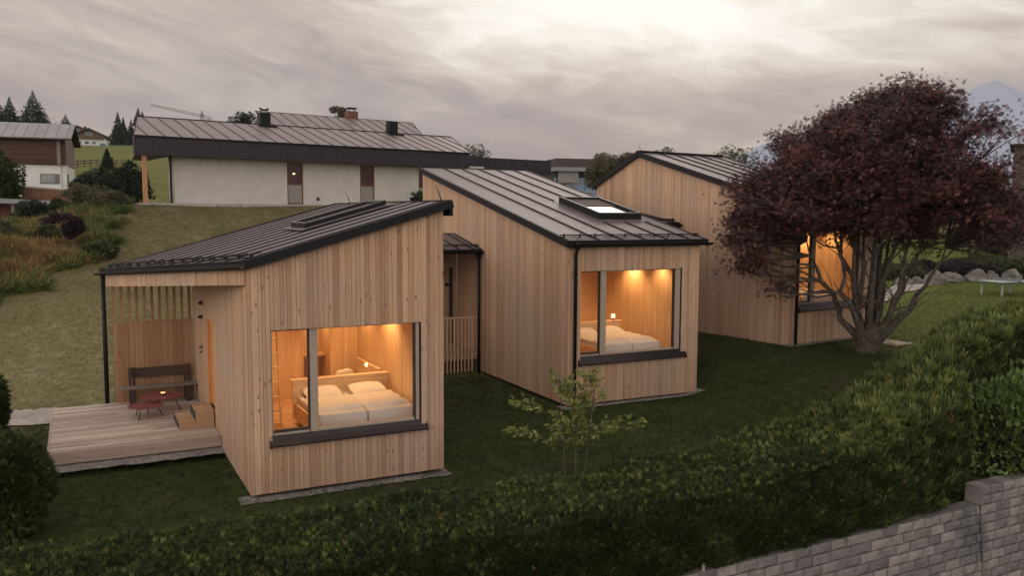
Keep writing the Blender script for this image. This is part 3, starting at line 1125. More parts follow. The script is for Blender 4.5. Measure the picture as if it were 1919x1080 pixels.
def bed(label, loc, rz, W=2.0, L=2.1, top=.5):
    """double bed, foot towards -y, headboard at +y; origin at floor, left front corner"""
    t = thing('double_bed', label, 'bed', loc, rz, 'double beds behind the big windows')
    M = MB()
    M.box(0, .045, 0, L, .12, .46, 0, .6)
    M.box(W - .045, W, 0, L, .12, .46, 0, .4)
    M.box(.046, W - .046, 0, .045, .12, .36, 0, .5)
    M.box(.046, W - .046, .046, L - .001, .18, .24, 0, .5)
    f = M.build('bed_frame', BED_WOOD, t, bevel=.006)
    for x in (.05, W - .13):
        for y in (.08, L - .2):
            q = MB(); q.box(x, x + .08, y, y + .08, 0, .179, 0); q.build('leg', BED_WOOD, t)
    H = MB()
    H.box(-.03, W + .03, L, L + .05, .10, .92, 0, .7)
    H.box(-.05, W + .05, L - .02, L + .16, .921, .955, 0, .8)
    H.build('headboard', BED_WOOD, t, bevel=.006)
    for k in (0, 1):
        a = .05 + k * (W / 2 - .05) + .012
        b = a + W / 2 - .075
        m = MB(); m.box(a, b, .05, L - .02, .242, top, 0, .5)
        m.build('mattress', LINEN, t, bevel=.03)
        d = MB(); duvet_mesh(d, a - .01, b + .01, .26, L - .60, top + .002, .075, k + 3)
        d.build('duvet', LINEN, t, smooth=True)
        p = MB(); pillow_mesh(p, (a + b) / 2, L - .34, top + .095, .40, .29, .085, .06)
        p.build('pillow', LINEN, t, smooth=True)
    return t


# ---- cabin with the terrace
def cabin_terrace():
    a, ox, oy, oz = HOUSE[1]
    t = thing('timber_cabin', 'larch clad cabin with covered terrace and roof sloping down to it', 'cabin', (ox, oy, oz), a, 'larch timber cabins')
    w, L = DIMS[1]
    zA, zB = 4.22, 5.30
    k = (zB - zA) / w
    zf = lambda x, y: zA + k * x
    hole = (.40, 3.335, 1.06, 3.036)
    clad_wall('front_wall', t, (0, 0), (1, 0), (0, -1), w, lambda s: zf(s, 0) - .004, [(hole[0], hole[1], hole[2] - .125, hole[3])])
    door = (4.40, 5.42, .62, 2.72)
    slot = (6.78, 6.88, .62, 2.50)
    clad_wall('side_wall', t, (0, L), (0, -1), (-1, 0), L - .03, lambda s: zA - .004,
              [(L - door[1], L - door[0], door[2], door[3]), (L - slot[1], L - slot[0], slot[2], slot[3])], core=(.2, .2))
    clad_wall('side_wall', t, (w, .03), (0, 1), (1, 0), L - .03, lambda s: zB - .004, core=(.2, .2))
    clad_wall('back_wall', t, (w - .03, L), (-1, 0), (0, 1), w - .06, lambda s: zf(w - .03 - s, L) - .004)
    # roof with diagonal eave over the terrace
    poly = [(-.02, -.10), (w + .10, -.10), (w + .10, L + .15), (-2.18, L + .45)]
    roof_sheet(t, poly, zf, 0, .70, start=.30, seam_h=.020, thick=.10, stop=[(2.6, 4.2, 1.6, 3.7)])
    G0 = Vector((-.05, -.12, zf(-.05, 0) + .02))
    G1 = Vector((-2.22, L + .40, zf(-2.22, 0) + .02))
    gutter(t, (G0.x - .05, G0.y - .03, G0.z), (G1.x - .05, G1.y - .03, G1.z), .055)
    snow_guard(t, (.12, .15), (-1.95, L + .1), zf, (.18, 0), 16, .165)
    # boarded fascia under the diagonal eave
    d = Vector((-2.07, L + .02, 0)); Ld = d.length; d.normalize()
    nrm = Vector((-d.y, d.x, 0))
    F = MB()
    o = Vector((-.03, .06, 0))
    zt = lambda s: zA + k * (o.x + d.x * s) - .004
    segs(F, (o.x, o.y), (d.x, d.y), (nrm.x, nrm.y), (.0, -.024), board_breaks(Ld - .08), lambda s: zt(s) - .33, zt, [], .005, 0, tone_random, .004)
    segs(F, (o.x, o.y), (d.x, d.y), (nrm.x, nrm.y), (-.026, -.09), list(np.linspace(0, Ld - .08, 5)), lambda s: zt(s) - .32, lambda s: zt(s) - .01, [], 0, 1, .5)
    F.build('eave_boards', [LARCH, BACKING], t)
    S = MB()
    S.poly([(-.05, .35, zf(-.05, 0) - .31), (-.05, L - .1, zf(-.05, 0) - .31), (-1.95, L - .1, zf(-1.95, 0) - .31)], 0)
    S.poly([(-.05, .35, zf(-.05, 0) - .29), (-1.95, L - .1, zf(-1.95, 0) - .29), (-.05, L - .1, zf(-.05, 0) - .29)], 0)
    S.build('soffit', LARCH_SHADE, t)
    # terrace screen
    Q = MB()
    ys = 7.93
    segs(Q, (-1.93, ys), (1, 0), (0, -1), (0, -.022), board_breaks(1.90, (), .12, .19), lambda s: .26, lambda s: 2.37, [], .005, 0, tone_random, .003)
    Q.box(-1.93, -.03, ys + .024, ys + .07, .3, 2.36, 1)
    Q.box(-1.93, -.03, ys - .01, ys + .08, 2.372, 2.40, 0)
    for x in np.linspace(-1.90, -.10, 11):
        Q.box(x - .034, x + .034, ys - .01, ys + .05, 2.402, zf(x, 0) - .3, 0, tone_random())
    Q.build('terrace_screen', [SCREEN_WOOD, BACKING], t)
    P = MB()
    P.tube([(-2.12, 8.02, -.15), (-2.12, 8.02, zf(-2.12, 0) - .02)], .055, 14)
    P.build('terrace_post', BLACK, t, smooth=True)
    # door
    D = MB()
    br = board_breaks(door[1] - door[0] - .12)
    segs(D, (.07, door[1] - .06), (0, -1), (-1, 0), (0, -.04), br, lambda s: door[2] + .02, lambda s: door[3] - .06, [], .003, 0, tone_random)
    do = D.build('door', ORANGE_WOOD, t)
    J = MB()
    J.box(.004, .19, door[0] + .001, door[0] + .05, door[2], door[3] - .001, 0)
    J.box(.004, .19, door[1] - .05, door[1] - .001, door[2], door[3] - .001, 0)
    J.box(.004, .19, door[0] + .052, door[1] - .052, door[3] - .05, door[3] - .001, 0)
    J.build('door_frame', ORANGE_WOOD, do)
    Hn = MB()
    Hn.tube([(-.0, 6.32, 1.86), (-.07, 6.32, 1.86), (-.075, 6.18, 1.86)], .014, 8)
    Hn.box(-.012, -.009, 6.28, 6.36, 1.74, 1.94)
    Hn.tube([(-.01, 6.32, 1.74), (-.06, 6.32, 1.72), (-.06, 6.38, 1.68)], .012, 8)
    Hn.build('door_handle', BLACK, t)
    O = MB(); O.box(.05, .09, slot[0] + .001, slot[1] - .001, slot[2], slot[3], 0); O.build('door_strip', ORANGE_WOOD, t)
    for zz, yy in ((2.98, 6.06), (2.63, 6.13)):
        B = MB()
        B.tube([(-.008, yy, zz), (-.03, yy, zz), (-.03, yy, zz - .001), (-.10, yy, zz)], [.06, .06, .03, .035], 12)
        B.build('wall_hook', BLACK, t)
    window(t, *hole, 1.13, 1.275, .095, (.365, 3.42, .905, .10))
    skylight(t, 1.72, 3.55, 2.72, 4.05, zf, .11, 'x')
    lightning_rod(t, w - .05, 6.2, zf(w, 0) + .1)
    lightning_rod(t, w + .02, .12, zf(w, 0) + .1)
    M = MB(); M.bar((w + .13, -.13, zf(w, 0) - .06), (w + .13, L + .1, zf(w, 0) - .06), .06, .22); M.build('verge_trim', BLACK, t)
    M = MB(); M.bar((-.02, -.125, zf(-.02, 0) + .03), (w + .16, -.125, zf(w + .16, 0) + .03), .045, .15); M.build('verge_trim', BLACK, t)
    # bedroom
    fl, ce = .62, 3.35
    room(t, .25, w - .25, .24, 5.1, fl, ce, hole, [(1.95, 2.62, fl, 2.5)])
    N = MB()
    N.box(1.9, 3.2, 6.2, 6.25, fl, 2.9, 0, .4); N.box(2.15, 2.19, 5.13, 6.19, fl, 2.9, 0, .3); N.box(2.92, 2.96, 5.13, 6.19, fl, 2.9, 0, .3)
    N.box(2.1, 3.0, 5.13, 6.2, fl - .04, fl, 0, .3); N.box(2.2, 2.91, 5.75, 6.19, 1.5, 1.56, 0, .2)
    N.build('washroom_wall', ROOM_WOOD, t)
    for p in ((w - .62, 2.5, 20, 118), (w - .62, 4.2, 14, 118), (1.2, 3.7, 20, 140), (1.4, 1.3, 15, 140)):
        downlight(t, p[0], p[1], ce, p[2], (.12 if p[0] > 2 else 0, 0, -1), p[3])
    downlight(t, 2.55, 5.6, 2.85, 5, (0, 0, -1), 130)
    # wooden ladder
    r = (ox, oy)
    wp = lambda x, y, z: (ox + x * math.cos(a) - y * math.sin(a), oy + x * math.sin(a) + y * math.cos(a), oz + z)
    ld = thing('wooden_ladder', 'pale wooden ladder leaning inside left of the bed', 'ladder', wp(.72, 2.75, fl), a)
    for x in (0, .42):
        q = MB(); q.bar((x, .0, 0), (x, .45, 2.65), .028, .06, up=(0, 1, 0)); q.build('rail', BED_WOOD, ld)
    for kx in range(8):
        z = .25 + kx * .31
        q = MB(); q.box(.016, .404, .45 * z / 2.65 - .04, .45 * z / 2.65 + .04, z, z + .028); q.build('rung', BED_WOOD, ld)
    bed('double bed with white bedding in the terrace cabin window', wp(1.38, .56, fl), a, 2.10, 2.02, .60)
    sf = thing('settee', 'pale wooden settee behind the bed headboard in the terrace cabin', 'settee', wp(2.75, 3.1, fl), a)
    q = MB(); q.box(0, .75, 0, 1.7, .02, .42); q.build('seat', BED_WOOD, sf)
    q = MB(); q.box(.69, .77, 0, 1.72, .421, .95); q.build('backrest', BED_WOOD, sf)
    pl = MB(); pillow_mesh(pl, 0, 0, 0, .24, .09, .17)
    pl = pl.build('cushion', LINEN, None, smooth=True); pl.location = wp(3.02, 4.35, fl + .60); pl.rotation_euler = (.2, 0, a)
    tag(pl, 'small pale cushion on the settee behind the bed', 'cushion')
    rl = thing('reading_lamp', 'small lit reading lamp on the wall beside the bed', 'lamp', wp(w - .27, 3.9, fl + .86), a)
    q = MB(); q.tube([(.015, 0, 0), (-.10, 0, .02)], .01, 8); q.build('arm', BLACK, rl)
    q = MB(); q.lathe([(.01, 0), (.045, .03), (.05, .07), (.02, .10)], 14, 0, .5, (-.11, 0, 0)); q.build('shade', emit('reading_shade_glow', (1, .72, .42), 2.2), rl)
    return t, wp


C1, wp1 = cabin_terrace()


# ---- the two gabled cabins
def cabin(k, label, zE, L, zP, back=None, frontw=True):
    a, ox, oy, oz = HOUSE[k]
    w = DIMS[k][0]
    t = thing('timber_cabin', label, 'cabin', (ox, oy, oz), a, 'larch timber cabins')
    ks = (zP - zE) / L
    if back:
        yb, zb_ = back
        kb = (zP - zb_) / (yb - L)
        zf = lambda x, y: zE + ks * y if y <= L else zP - kb * (y - L)
        full = yb
    else:
        zf = lambda x, y: zE + ks * y
        full = L
    hole = (.394, 3.775, 1.30, 3.633)
    clad_wall('front_wall', t, (0, 0), (1, 0), (0, -1), w, lambda s: zE - .03, [(hole[0], hole[1], hole[2] - .125, hole[3])])
    ex = [full - .03 - (full - L)] if back else []
    clad_wall('side_wall', t, (0, full), (0, -1), (-1, 0), full - .03, lambda s: zf(0, full - s) - .004, core=(.2, .2), extra=[full - L])
    clad_wall('side_wall', t, (w, .03), (0, 1), (1, 0), full - .03, lambda s: zf(0, s + .03) - .004, core=(.2, .2), extra=[L - .03])
    clad_wall('back_wall', t, (w - .03, full), (-1, 0), (0, 1), w - .06, lambda s: zf(0, full) - .02)
    o = .09
    zs = lambda x, y: zE + ks * y
    roof_sheet(t, [(-o, -.16), (w + o, -.16), (w + o, L + (.02 if back else .18)), (-o, L + (.02 if back else .18))], zs, 1, .75, start=.96,
               stop=[(2.2, 4.1, 2.0, 5.05)] if k == 2 else None)
    if back:
        zr = lambda x, y: zP - kb * (y - L)
        roof_sheet(t, [(-o, L - .02), (w + o, L - .02), (w + o, full + .15), (-o, full + .15)], zr, 1, .75, start=.96)
        M = MB(); M.bar((-o, L, zP + .16), (w + o, L, zP + .16), .22, .05); M.build('ridge_cap', BLACK, t)
    M = MB()
    for x in (-o - .032, w + o + .032):
        M.bar((x, -.19, zs(0, -.19) + .05), (x, L - .01, zs(0, L) + .05), .045, .18)
        if back: M.bar((x, L + .01, zP + .05), (x, full + .17, zr(0, full + .17) + .05), .045, .18)
    M.build('verge_trim', BLACK, t)
    gutter(t, (-.12, -.22, zs(0, -.22) + .05), (w + .26, -.22, zs(0, -.22) + .05), .07)
    snow_guard(t, (-.02, .22), (w + .02, .22), zs, (0, .2), 10, .20)
    downpipe(t, .17, -.10, -.22, zE - .10, (0, -.09))
    window(t, *hole, 1.06, 1.24, .20, (.35, 3.90, 1.10, .10))
    lightning_rod(t, -.02, L - .1, zP + .1)
    fl, ce = .86, 3.85
    room(t, .25, w - .25, .24, 5.0, fl, ce, hole)
    for p in ((w - .60, 2.9, 20, 118), (w - .60, 1.4, 10, 118), (2.0, 4.4, 23, 130), (1.2, 1.6, 15, 140)):
        aim = (.12, 0, -1) if p[0] > 3 else ((0, .12, -1) if p[1] > 4 else (0, 0, -1))
        downlight(t, p[0], p[1], ce, p[2], aim, p[3])
    wp = lambda x, y, z: (ox + x * math.cos(a) - y * math.sin(a), oy + x * math.sin(a) + y * math.cos(a), oz + z)
    return t, zs, wp, fl


C2, zf2, wp2, fl2 = cabin(2, 'larch cabin in the middle with skylight in its brown metal roof', 4.36, 10.95, 6.73)
skylight(C2, 2.42, 3.98, 2.35, 4.80, zf2, .20)
bed('double bed with white bedding in the middle cabin window', wp2(1.55, .62, fl2), HOUSE[2][0], 2.05, 2.25, .60)
C3, zf3, wp3, fl3 = cabin(3, 'farthest larch cabin with ridged roof behind the red maple', 4.36, 7.17, 6.39, (9.7, 5.26))
bed('double bed with white bedding in the cabin window behind the maple', wp3(1.45, .62, fl3), HOUSE[3][0], 2.05, 2.25, .60)
for wp, fl, a, lab in ((wp2, fl2, HOUSE[2][0], 'lit bedside lamp in the middle cabin'), (wp3, fl3, HOUSE[3][0], 'lit bedside lamp in the cabin behind the maple')):
    n = thing('bedside_lamp', lab, 'lamp', wp(3.40, 2.98, fl + .956), a)
    q = MB(); q.lathe([(.05, 0), (.05, .012), (.012, .014), (.012, .08)], 14); q.build('base', BLACK, n)
    q = MB(); q.lathe([(.07, .075), (.055, .19)], 16); q.build('lamp_shade', emit('bedside_shade_glow', (1, .72, .42), 2.), n)


# ---- covered passages between the cabins
def passage(k, label, x0, x1, y0, y1, zl, zh, floor, ground, rail=True):
    a, ox, oy, oz = HOUSE[k]
    t = thing('covered_passage', label, 'passage', (ox, oy, oz), a, 'covered passages between cabins')
    zf = lambda x, y: zl + (zh - zl) * (y - y0) / (y1 - y0)
    roof_sheet(t, [(x0, y0 - .12), (x1 - .03, y0 - .12), (x1 - .03, y1), (x0, y1)], zf, 1, .5, thick=.10)
    gutter(t, (x0, y0 - .18, zl + .03), (x1 + .02, y0 - .18, zl + .03), .07)
    snow_guard(t, (x0 + .1, y0 + .16), (x1 - .12, y0 + .16), zf, (0, .14), 8, .2)
    P = MB(); P.tube([(x1 - .09, y0 - .02, ground), (x1 - .09, y0 - .02, zl - .02)], .05, 12); P.lathe([(.05, 0), (.08, .05), (.08, .16)], 12, 0, .5, (x1 - .09, y0 - .02, zl - .2))
    P.build('post', BLACK, t, smooth=True)
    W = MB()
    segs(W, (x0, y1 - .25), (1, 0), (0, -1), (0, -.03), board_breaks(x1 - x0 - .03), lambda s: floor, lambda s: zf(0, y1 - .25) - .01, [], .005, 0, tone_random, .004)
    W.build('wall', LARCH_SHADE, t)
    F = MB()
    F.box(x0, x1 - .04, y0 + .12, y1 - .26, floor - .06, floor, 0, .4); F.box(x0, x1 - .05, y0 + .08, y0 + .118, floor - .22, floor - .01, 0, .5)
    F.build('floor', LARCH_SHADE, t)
    if rail:
        R = MB()
        R.box(x0, x1 - .16, y0 - .01, y0 + .05, 1.78, 1.83, 0, .6)
        n = int((x1 - .16 - x0) / .125)
        for i in range(n):
            x = x0 + .03 + i * .125
            R.box(x, x + .045, y0 + .0, y0 + .04, ground + .1, 1.779, 0, tone_random())
        R.build('railing', LARCH, t)
    return t


ps = passage(2, 'covered passage with slatted railing between terrace cabin and skylit cabin', -5.0, 0., 5.62, 7.85, 3.92, 4.36, .62, -.1)
for x, z in ((-.62, 3.55), (-.62, 3.16), (-.42, 2.72)):
    q = MB(); q.tube([(x, 7.58, z), (x, 7.50, z)], .055, 10); q.tube([(x, 7.50, z), (x + .12, 7.46, z - .03)], .02, 6)
    q.build('coat_hook', BLACK, ps)
q = MB(); q.box(-.32, -.22, 7.50, 7.57, .7, 3.3); q.build('door_slot', BACKING, ps)
passage(3, 'covered passage roof between the skylit and farthest cabins', -4.0, 0., 5.05, 7.2, 3.76, 4.12, .6, -.3, False)


# ---------------------------------------------------------------- terrace furniture (frame of the terrace cabin)
def t1(name, label, cat, x, y, z, rz=0., group=None):
    return thing(name, label, cat, wp1(x, y, z), HOUSE[1][0] + rz, group)


dk = t1('wooden_deck', 'weathered larch deck in front of the terrace cabin', 'deck', 0, 0, 0)
M = MB()
y = 3.50
while y < 7.86:
    x = -3.34
    cut = random.uniform(-2.6, -.8)
    for a_, b_ in ((x, cut), (cut + .004, -.02)):
        M.box(a_, b_, y + .007, y + .133, .272, .30 + random.uniform(0, .005), 0, min(1, max(0, random.gauss(.5, .33) + .0)))
    y += .14
M.build('deck_boards', DECK_WOOD, dk)
M = MB()
M.box(-3.345, -.015, 3.46, 3.495, .07, .302, 0, .15); M.box(-3.375, -3.346, 3.46, 7.86, .07, .300, 0, .45)
M.build('deck_edge', DECK_WOOD, dk)
M = MB()
for y in (3.9, 5., 6.3, 7.6): M.box(-3.2, -.05, y, y + .08, .02, .27, 0, .1)
M.build('joist', BACKING, dk)

st = t1('wooden_steps', 'two fresh larch steps up to the cabin door', 'steps', -.02, 4.35, .303)
M = MB()
for i in range(3): M.box(-.78, -.42, .01 + i * .32, .30 + i * .32, .15, .185, 0, tone_random())
for i in range(3): M.box(-.41, -.005, .01 + i * .32, .30 + i * .32, .34, .375, 0, tone_random())
M.build('tread', STEP_WOOD, st)
for y in (.02, .90):
    M = MB(); M.box(-.76, -.41, y, y + .05, 0, .149, 0, .4); M.box(-.409, -.01, y, y + .05, 0, .339, 0, .5)
    M.bar((-.75, y + .025, .02), (-.02, y + .025, .02), .03, .03)
    M.build('stringer', STEP_WOOD, st)
M = MB(); M.box(-.785, -.775, .01, .98, .05, .185); M.box(-.418, -.411, .01, .98, .186, .375); M.build('riser', BACKING, st)

bn = t1('wooden_bench', 'dark weathered bench with grey seat against the terrace screen', 'bench', -.9, 7.55, .303, .03)
M = MB(); M.box(-.92, .92, -.2, .02, .42, .47, 0, .4); M.box(-.92, .92, .03, .17, .42, .465, 0, .7); M.build('seat', GREY_WOOD, bn, bevel=.006)
M = MB(); M.box(-.66, .66, .20, .235, .66, .90, 0, .3); M.build('backrest', OLD_WOOD, bn, bevel=.006)
for x in (-.72, .60):
    M = MB(); M.box(x, x + .07, .16, .198, 0, .93, 0, .4); M.box(x + .10, x + .15, .16, .198, 0, .93, 0, .1); M.box(x, x + .15, -.16, -.10, 0, .418, 0, .2); M.box(x, x + .15, -.099, .159, .36, .418, 0, .2)
    M.build('leg', OLD_WOOD, bn)


def low_table(label, x, y, r, h):
    t = t1('side_table', label, 'table', x, y, .303, random.uniform(0, 2), 'low red terrace tables')
    M = MB(); M.lathe([(r, h - .012), (r + .006, h - .004), (r + .006, h), (r - .004, h + .004)], 36); M.build('table_top', RUST, t, smooth=False)
    for k in range(3):
        a_ = k * 2 * PI / 3 + .5
        M = MB(); M.tube([(math.cos(a_) * r * .62, math.sin(a_) * r * .62, h - .013), (math.cos(a_) * r * .95, math.sin(a_) * r * .95, 0)], .011, 8); M.build('leg', BLACK, t)
    return t


low_table('larger low round red table carrying the candle lantern', -.95, 6.55, .47, .38)
low_table('smaller lower red table in front of the candle table', -1.36, 5.95, .40, .29)
cl = t1('candle_lantern', 'small glowing candle glass on the red table', 'candle', -.92, 6.52, .303 + .385)
M = MB(); M.lathe([(.050, 0), (.060, .02), (.060, .055)], 16); M.build('holder', plain('smoked_glass', (.05, .025, .02), .2), cl)
M = MB(); M.lathe([(.052, .056), (.052, .098)], 16); M.build('glass', CANDLE, cl)
M = MB(); M.lathe([(.058, .10), (.06, .106), (.06, .112), (.04, .113)], 16); M.build('rim', BLACK, cl)


# ---------------------------------------------------------------- front hedge, retaining walls
def lw(v, u, z):
    x, y = to_world(np.asarray(v, float), np.asarray(u, float))
    return np.stack([x, y, np.broadcast_to(z, np.shape(x))], -1)


HV = np.array([-6., -3.7, -3.3, -1.8, -.6, 1.1, 2.9, 4.9, 6.6, 8.6, 10.2, 11.75, 12.6, 13.2, 14.0, 16., 19.])
HZ = np.array([1.0, 1.0, .98, .96, .93, .94, .90, .86, .94, 1.08, 1.30, 1.55, 1.85, 2.1, 2.36, 2.68, 2.9])
HB = np.array([-3.4, -3.4, -3.4, -3.4, -3.4, -3.4, -3.4, -3.4, -3.4, -3.4, -3.35, -3.25, -3.2, -3.1, -3.0, -2.4, -2.0])
HF = np.array([-5.72, -5.72, -5.72, -5.72, -5.72, -5.72, -5.72, -5.72, -5.72, -5.72, -5.7, -5.56, -5.25, -4.6, -4.1, -3.9, -3.8])


def hedge():
    t = thing('yew_hedge', 'long dense yew hedge along the top of the stone wall in front of the cabins', 'hedge', (A0[0], A0[1], 0), AR)
    zt = lambda v: np.interp(v, HV, HZ) + .05 * vnoise(v, v * 0, .5, 3)
    # inner body: lumpy core
    vs = np.arange(-6, 19.01, .25)
    prof_n = 12
    V, F = [], []
    for v in vs:
        f, b, z = np.interp(v, HV, HF) + .20, np.interp(v, HV, HB) - .22, float(zt(v)) - .20
        zb = float(TZ(v, (f + b) / 2)) - .1
        pts = [(f, zb), (f - .06, zb + (z - zb) * .35), (f, zb + (z - zb) * .7), (f + .12, z - .08), (f + .35, z), ((f + b) / 2, z + .03), (b - .35, z), (b - .1, z - .1), (b, zb + (z - zb) * .6), (b, zb)]
        for u, zz in pts:
            V.append((v + rng.normal() * .03, u + rng.normal() * .04, zz + rng.normal() * .03))
    n = 10
    for i in range(len(vs) - 1):
        for k in range(n - 1):
            a = i * n + k
            F.append((a, a + 1, a + n + 1, a + n))
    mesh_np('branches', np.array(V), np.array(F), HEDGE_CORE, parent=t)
    # shoots over the top, the street face and the lawn face
    def shoots(n, region):
        v = rng.uniform(-6, 19, n)
        f, b, z = np.interp(v, HV, HF), np.interp(v, HV, HB), zt(v)
        r = rng.uniform(0, 1, n)
        if region == 'top':
            u = f + .02 + (b - f - .04) * r
            e = np.minimum(u - f, b - u)
            zz = z - .28 * np.exp(-(e / .22)) + .06 * vnoise(v * 2.3, u * 2.3, .6, 2) - .05
            fw = np.stack([rng.normal(size=n) * .45, rng.normal(size=n) * .45 - .5 * np.exp(-((u - f) / .3)) + .4 * np.exp(-((b - u) / .3)), np.ones(n) * .9], -1)
            tm = .47
        elif region == 'front':
            zb = TZ(v, np.full(n, -5.4))
            zb = np.maximum(zb, -.36)
            zz = zb + .02 + (z - .10 - zb) * r
            u = f + .06 - .10 * np.sin(np.pi * np.clip((zz - zb) / np.maximum(z - zb, .3), 0, 1)) + .10 * vnoise(v * 2, zz * 3, .5, 6)
            fw = np.stack([rng.normal(size=n) * .5, -np.ones(n) * .75 + rng.normal(size=n) * .3, .55 + rng.normal(size=n) * .45], -1)
            tm = .40
        else:
            zb = TZ(v, np.full(n, -3.4))
            zz = zb + (z - .1 - zb) * r
            u = b - .04 + .08 * vnoise(v * 2, zz * 3, .5, 7)
            fw = np.stack([rng.normal(size=n) * .5, np.ones(n) * .75 + rng.normal(size=n) * .3, .55 + rng.normal(size=n) * .45], -1)
            tm = .42
        big = vnoise(v, u + zz, 1.0, 8) * .12 + vnoise(v * 3, u * 3 + zz * 2, .8, 9) * .10
        wild = sm(7, 12, v)
        s_ = rng.uniform(.05, .105, n) * (1 + .55 * wild * (rng.uniform(size=n) < .3))
        tip = (rng.uniform(size=n) < .06 + .13 * wild)
        t_ = np.clip(tm + .14 * rng.normal(size=n) + big + .34 * tip, 0, .96)
        brown = rng.uniform(size=n) < .006 + .05 * (vnoise(v, u, .4, 12) > .75)
        t_ = np.where(brown, 1., t_)
        s_ = np.where(tip, s_ * (1.35 + .6 * wild), s_)
        fw[:, 2] += tip * 1.6 + .35 + .5 * wild
        return np.stack([v, u, zz], -1), fw, s_, t_
    P = [shoots(80000, 'top'), shoots(88000, 'front'), shoots(11000, 'back')]
    C, Fw, S, T = (np.concatenate(x) for x in zip(*P))
    scatter('foliage', C, Fw, S, SPRIG, SPRIG_F, YEW, T, t)


hedge()


def shrub(name, label, cat, loc, rx, ry, h, mat, n, size, tone=.5, group=None, tmpl=(SPRAY, SPRAY_F), core=True, z0=.05, up=.6, lump=.25, stem=True, core_k=.72):
    """leafy bush: dark woody core and thousands of leaf sprays through its outer shell"""
    t = thing(name, label, cat, loc, 0, group)
    if stem:
        M = MB()
        for k in range(4):
            a = k * 1.7 + random.random()
            M.tube([(.05 * math.cos(a), .05 * math.sin(a), -.1), (rx * .3 * math.cos(a), ry * .3 * math.sin(a), h * .4), (rx * .5 * math.cos(a), ry * .5 * math.sin(a), h * .75)], [.03 + .012 * h, .02 + .006 * h, .008], 6)
        M.build('stems', BARK, t)
    d = rng.normal(size=(n, 3)); d /= np.linalg.norm(d, axis=1, keepdims=True)
    ph = rng.uniform(0, 6, 6)
    lump_f = 1 + lump * (np.sin(d[:, 0] * 5 + ph[0]) * np.sin(d[:, 1] * 5 + ph[1]) + .7 * np.sin(d[:, 2] * 6 + ph[2] + d[:, 0] * 4)) + lump * .5 * np.sin(d[:, 0] * 11 + ph[3]) * np.sin(d[:, 2] * 12 + ph[4] + d[:, 1] * 9)
    r = (1 - .38 * rng.uniform(size=n) ** 2) * lump_f
    C = np.stack([d[:, 0] * rx * r, d[:, 1] * ry * r, h * .52 + d[:, 2] * h * .5 * r], -1)
    C[:, 2] = np.maximum(C[:, 2], z0 + rng.uniform(0, .12, n))
    fw = d + rng.normal(size=(n, 3)) * .45 + np.array((0, 0, up))
    tn = np.clip(tone + .16 * rng.normal(size=n) + .16 * np.sin(C[:, 0] * 3 / rx + ph[0]) * np.sin(C[:, 2] * 4 / h + ph[2]), 0, 1)
    scatter('foliage', C, fw, rng.uniform(size[0], size[1], n), tmpl[0], tmpl[1], mat, tn, t)
    if core:
        M = MB()
        nseg, nr = 14, 9
        rings = []
        for i in range(nr):
            th = PI * (i + .5) / nr
            b = len(M.v)
            for j in range(nseg):
                ph_ = 2 * PI * j / nseg
                dx, dy, dz = math.sin(th) * math.cos(ph_), math.sin(th) * math.sin(ph_), math.cos(th)
                lf = 1 + lump * (math.sin(dx * 5 + ph[0]) * math.sin(dy * 5 + ph[1]) + .7 * math.sin(dz * 6 + ph[2] + dx * 4))
                M.v.append((dx * rx * core_k * lf, dy * ry * core_k * lf, max(.0, h * .52 + dz * h * .5 * core_k * lf)))
            rings.append(b)
        for b0, b1 in zip(rings, rings[1:]):
            for j in range(nseg):
                M.face([b0 + j, b0 + (j + 1) % nseg, b1 + (j + 1) % nseg, b1 + j])
        M.face([rings[0] + j for j in range(nseg)]); M.face([rings[-1] + j for j in range(nseg)][::-1])
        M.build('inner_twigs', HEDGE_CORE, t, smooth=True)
    return t


def gz(x, y):
    v, u = to_local(x, y)
    return float(TZ(v, u))


def at_local(v, u, dz=0):
    x, y = to_world(v, u)
    return (x, y, float(TZ(v, u)) + dz)


# laurel on top of the higher wall
lx, ly = to_world(14.5, -5.12)
shrub('laurel_bush', 'glossy broad leaved laurel bush on the higher block wall', 'bush', (lx, ly, -.40), 1.50, .72, 2.15, LAUREL, 9000, (.11, .20), .6, None, (LEAF, LEAF_F), lump=.12)
lx, ly = to_world(17.2, -5.0)
shrub('laurel_bush', 'second laurel bush farther right on the higher wall', 'bush', (lx, ly, -.1), 1.9, .95, 2.2, LAUREL, 6000, (.10, .19), .5, None, (LEAF, LEAF_F), lump=.12)
# dark shrubs by the left edge of the deck
for lab, v, u, rx, h, n in (('dark columnar yew beside the outer end of the deck', -4.85, 4.6, .72, 2.05, 9000),
                            ('rounded dark yew at the left end of the hedge', -3.9, .05, .62, 1.55, 11000),
                            ('tall dark yew behind the rounded one at the left edge', -5.1, 2.4, .8, 1.75, 9000)):
    x, y = to_world(v, u)
    shrub('yew_bush', lab, 'bush', (x, y, gz(x, y)), rx, rx * .95, h, YEW, n, (.09, .17), .54, 'yew bushes by the deck', (SPRIG, SPRIG_F), lump=.14)


